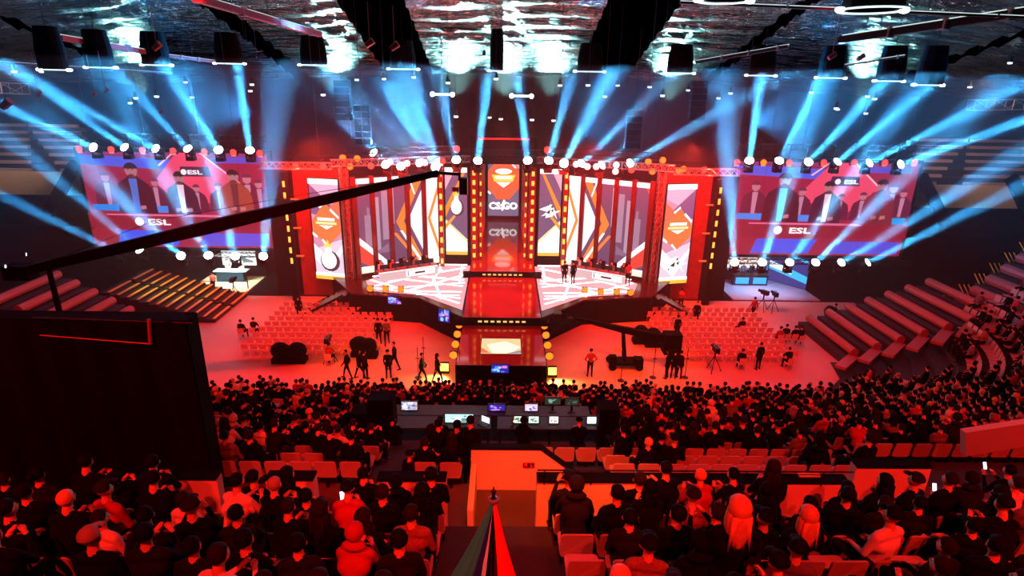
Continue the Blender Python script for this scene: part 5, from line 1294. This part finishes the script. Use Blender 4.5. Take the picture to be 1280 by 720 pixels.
for q in S2:
    D, k, y, z, x, yy, a, u, v_, idx = q
    pr = .8 if y > 8 else .86
    if yy > 24: pr = .45
    if any(e[0]-6 < u < e[1]+6 and e[2] < v_ < e[3] for e in EMPTY_ZONES): pr = 0.0
    occ = ra.random() < pr
    if y < 8 and 700 < u < 765 and v_ > 652: occ = False      # the two empty seats by the steps
    # seat
    if ns_ < 300:
        T = bpy.data.objects.new('stadium_seat', None); COL.objects.link(T); T.location = (x, yy, z); T.rotation_euler = (0,0,a)
        tag(T, 'pale plastic seat, %s%s' % ('empty, ' if not occ else '', where(q)), 'seat', 'plastic seats of the main stand')
        link('backrest', SB, T); link('seat_cushion', SCU, T); link('bracket', SBR, T); ns_ += 1
    else:
        ca, sa = math.cos(a), math.sin(a)
        def tr(px_, py_, pz_): return (x+px_*ca-py_*sa, yy+px_*sa+py_*ca, z+pz_)
        fseats.hexa([tr(*p) for p in ((-.22,-.26,.42),(.22,-.26,.42),(.22,-.23,.42),(-.22,-.23,.42),(-.21,-.33,.85),(.21,-.33,.85),(.21,-.3,.85),(-.21,-.3,.85))], M_seat)
        fseats.hexa([tr(*p) for p in ((-.22,-.22,.4),(.22,-.22,.4),(.22,.2,.42),(-.22,.2,.42),(-.22,-.22,.44),(.22,-.22,.44),(.22,.2,.46),(-.22,.2,.46))], M_seat)
    if not occ: continue
    top = ra.choice(tops); hr = ra.choice(hairs); hc = ra.choice(['black']*9+['brown']*6+['fair']+['grey']); kd = ra.choice(kinds_s); sc = ra.uniform(.94, 1.08); rz = a+ra.uniform(-.35, .35)
    if np_ < 298:
        hn = ('short hair' if hr == 'short' and hc in ('black','brown') else HNAME[hr] % (top if hr == 'hood' else 'dark' if hc in ('black','brown') else hc))
        if hr in ('cap',): hn = 'cap'
        if hr == 'hood': hn = 'hood up'
        o = person(kd, (x, yy+.0, z-.02), rz, top, ra.choice(['black','charcoal','navy']), hr, hc, '%s-clad spectator, %s, %s' % (top, hn.replace(' in a bun', ' bun'), where(q)), 'spectators in the main stand', sc)
        np_ += 1
    else:
        ca, sa = math.cos(rz)*sc, math.sin(rz)*sc; n0 = len(crowd.v)
        crowd.v += [(x+p[0]*ca-p[1]*sa, yy+p[0]*sa+p[1]*ca, z+p[2]*sc) for p in lowv]
        mi = [crowd.mi(M_skin), crowd.mi(M_cloth[top]), crowd.mi(M_cloth['charcoal']), crowd.mi(M_shoe), crowd.mi(M_eye)]
        for f, i in lowf: crowd.f.append(tuple(n0+j for j in f)); crowd.m.append(mi[i])
        hd = PB['sit'][1]; crowd.ball((x-(hd.y-.02)*0, yy+hd.y-.025, z+(hd.z+.035)*sc), (.1,.1,.1), M_hair[hc], 8, 5)
o = crowd.build('crowd', None, None, True); o['kind'] = 'stuff'; o['label'] = 'dense far crowd seated in the lower rows by the arena floor'
o = fseats.build('far_seats', None); o['kind'] = 'stuff'; o['label'] = 'plastic seats of the lower rows under the far crowd'
# special people in the foreground
def on(u, v_, y, hgt):
    p = at_y(u, v_, y); return Vector((p.x, y, p.z-hgt))
person('stand_phone', on(548,530,11.6,1.68), .2, 'black', 'white', 'short', 'black', 'standing man in black top and white trousers behind the left parapet')
person('stand', on(588,526,11.2,1.68), -.3, 'black', 'black', 'short', 'black', 'standing man in black next to the one in white trousers')
person('hips', on(811,522,11.7,1.70), .5, 'black', 'black', 'hood', 'grey', 'tall standing figure with pale head and black coat behind the long parapet')
bpy.data.objects[-1] if False else None
person('stand', on(836,536,11.9,1.62), -.4, 'grey', 'black', 'short', 'black', 'standing figure in grey next to the tall pale-headed one')
person('stand', on(780,540,12.3,1.62), .4, 'black', 'black', 'short', 'black', 'standing dark figure left of the tall pale-headed one')
w_ = person('sit', on(917,652,5.0,1.27), 0, 'black', 'black', 'long', 'fair', 'woman with long fair hair seated high above the long parapet', scale=1.15)
person('stand', on(440,560,12.9,1.6), .4, 'black', 'black', 'hood', 'black', 'dark standing figure by the small rack left of the empty seats')
person('stand', on(512,572,11.4,1.6), -.8, 'black', 'black', 'cap', 'black', 'capped dark figure standing by the left parapet')
# phones
for i, (u, v_, y, tl_) in enumerate(((454,571,11.3,.6),(428,620,7.2,.5),(776,635,6.9,.4),(961,604,8.8,.5),(1168,609,8.5,.5),(1231,582,9.5,.5),(907,519,16.5,.5),(1043,523,17,.5),(885,557,13.4,.5),(7,333,24,.3),(33,318,24,.2))):
    phone(at_y(u, v_, y), ra.uniform(-.4,.4), '%s' % ['glowing phone above the empty seats left of the steps','glowing phone held up before the left parapet','bright phone of the spectator at the right steps','glowing phone in the row at the long parapet','phone glowing in the dark right rows','phone glowing near the sloping right parapet','tiny phone light amid the far right crowd','tiny phone light under the right folded rows','tiny phone light beside the pale empty seats','small lit screen at the dark left edge','larger lit screen at the dark left edge'][i], tl_)
for (u_, v__, y_, lb_) in ((1168,609,8.5,'dark standing spectator holding a lit phone below the sloping parapet'), (1231,582,9.5,'dark standing spectator with raised phone close to the sloping parapet')):
    q_ = at_y(u_, v__, y_); person('stand_phone', (q_.x, y_-.52, q_.z-1.42), 0, 'black', 'black', 'short', 'black', lb_)
# furled flag on a pole on the steps
fp = at_y(617, 616, 3.4); T = thing('furled_flag', 'furled red flag with teal, blue and white stripes on a pole on the steps', 'flag', (fp.x, 3.4, step_z(3.4)))
H = fp.z-step_z(3.4)
m = MB(); m.tube((0,0,0),(0,0,H),.012,n=8); m.ball((0,0,H+.01),.018,n=8,rings=6); m.tube((0,0,H),(0,0,H+.05),.01,.004,8); m.build('pole', M_blackmetal, T)
m = MB(); m.lathe((0,0,H-.06), [(.02,-.012),(.04,-.006),(.042,.008),(.02,.016)], 14); m.build('tie_ring', mat('tie_ring', (150,150,150), .3, .7), T)
def fold(name, c, a0, a1, r1, ln, mt):
    m = MB(); n = 10; L = 14
    for j in range(L+1):
        t = j/L; z = H-.07-t*ln; rr = .018+(r1-.018)*t**1.15
        for i in range(n+1):
            a = a0+(a1-a0)*i/n; w = 1+.25*math.sin(i*2.1+j*.15)*t
            m.v.append((rr*w*math.cos(a)+c*t, rr*w*math.sin(a)*.6-.01, z))
    for j in range(L):
        for i in range(n):
            k = j*(n+1)+i; m.f.append((k, k+1, k+n+2, k+n+1)); m.m.append(0)
    m.build(name, mt, T, smooth=True)
spot('added_flag_lamp', (-1.2, 1.2, 15.2), (fp.x-.1, 3.4, fp.z-.5), 28, (.5, 1, .95), 16, .6, .05)  # spot added to bring out the flag's cool stripes
fold('red_cloth', .09, R(250), R(360), .1, .8, mat('flag_red', (230,40,30), .6)); fold('red_cloth', .03, R(-10), R(150), .09, .8, mat('flag_red', (1,1,1)))
fold('teal_stripe', -.22, R(190), R(285), .14, .8, mat('flag_teal', (30,150,130), .6)); fold('blue_stripe', -.15, R(205), R(290), .12, .8, mat('flag_blue', (16,34,120), .6))
fold('white_stripe', -.06, R(238), R(266), .11, .8, mat('flag_white', (170,210,200), .6)); fold('dark_stripe', -.02, R(245), R(268), .1, .8, M_dark)
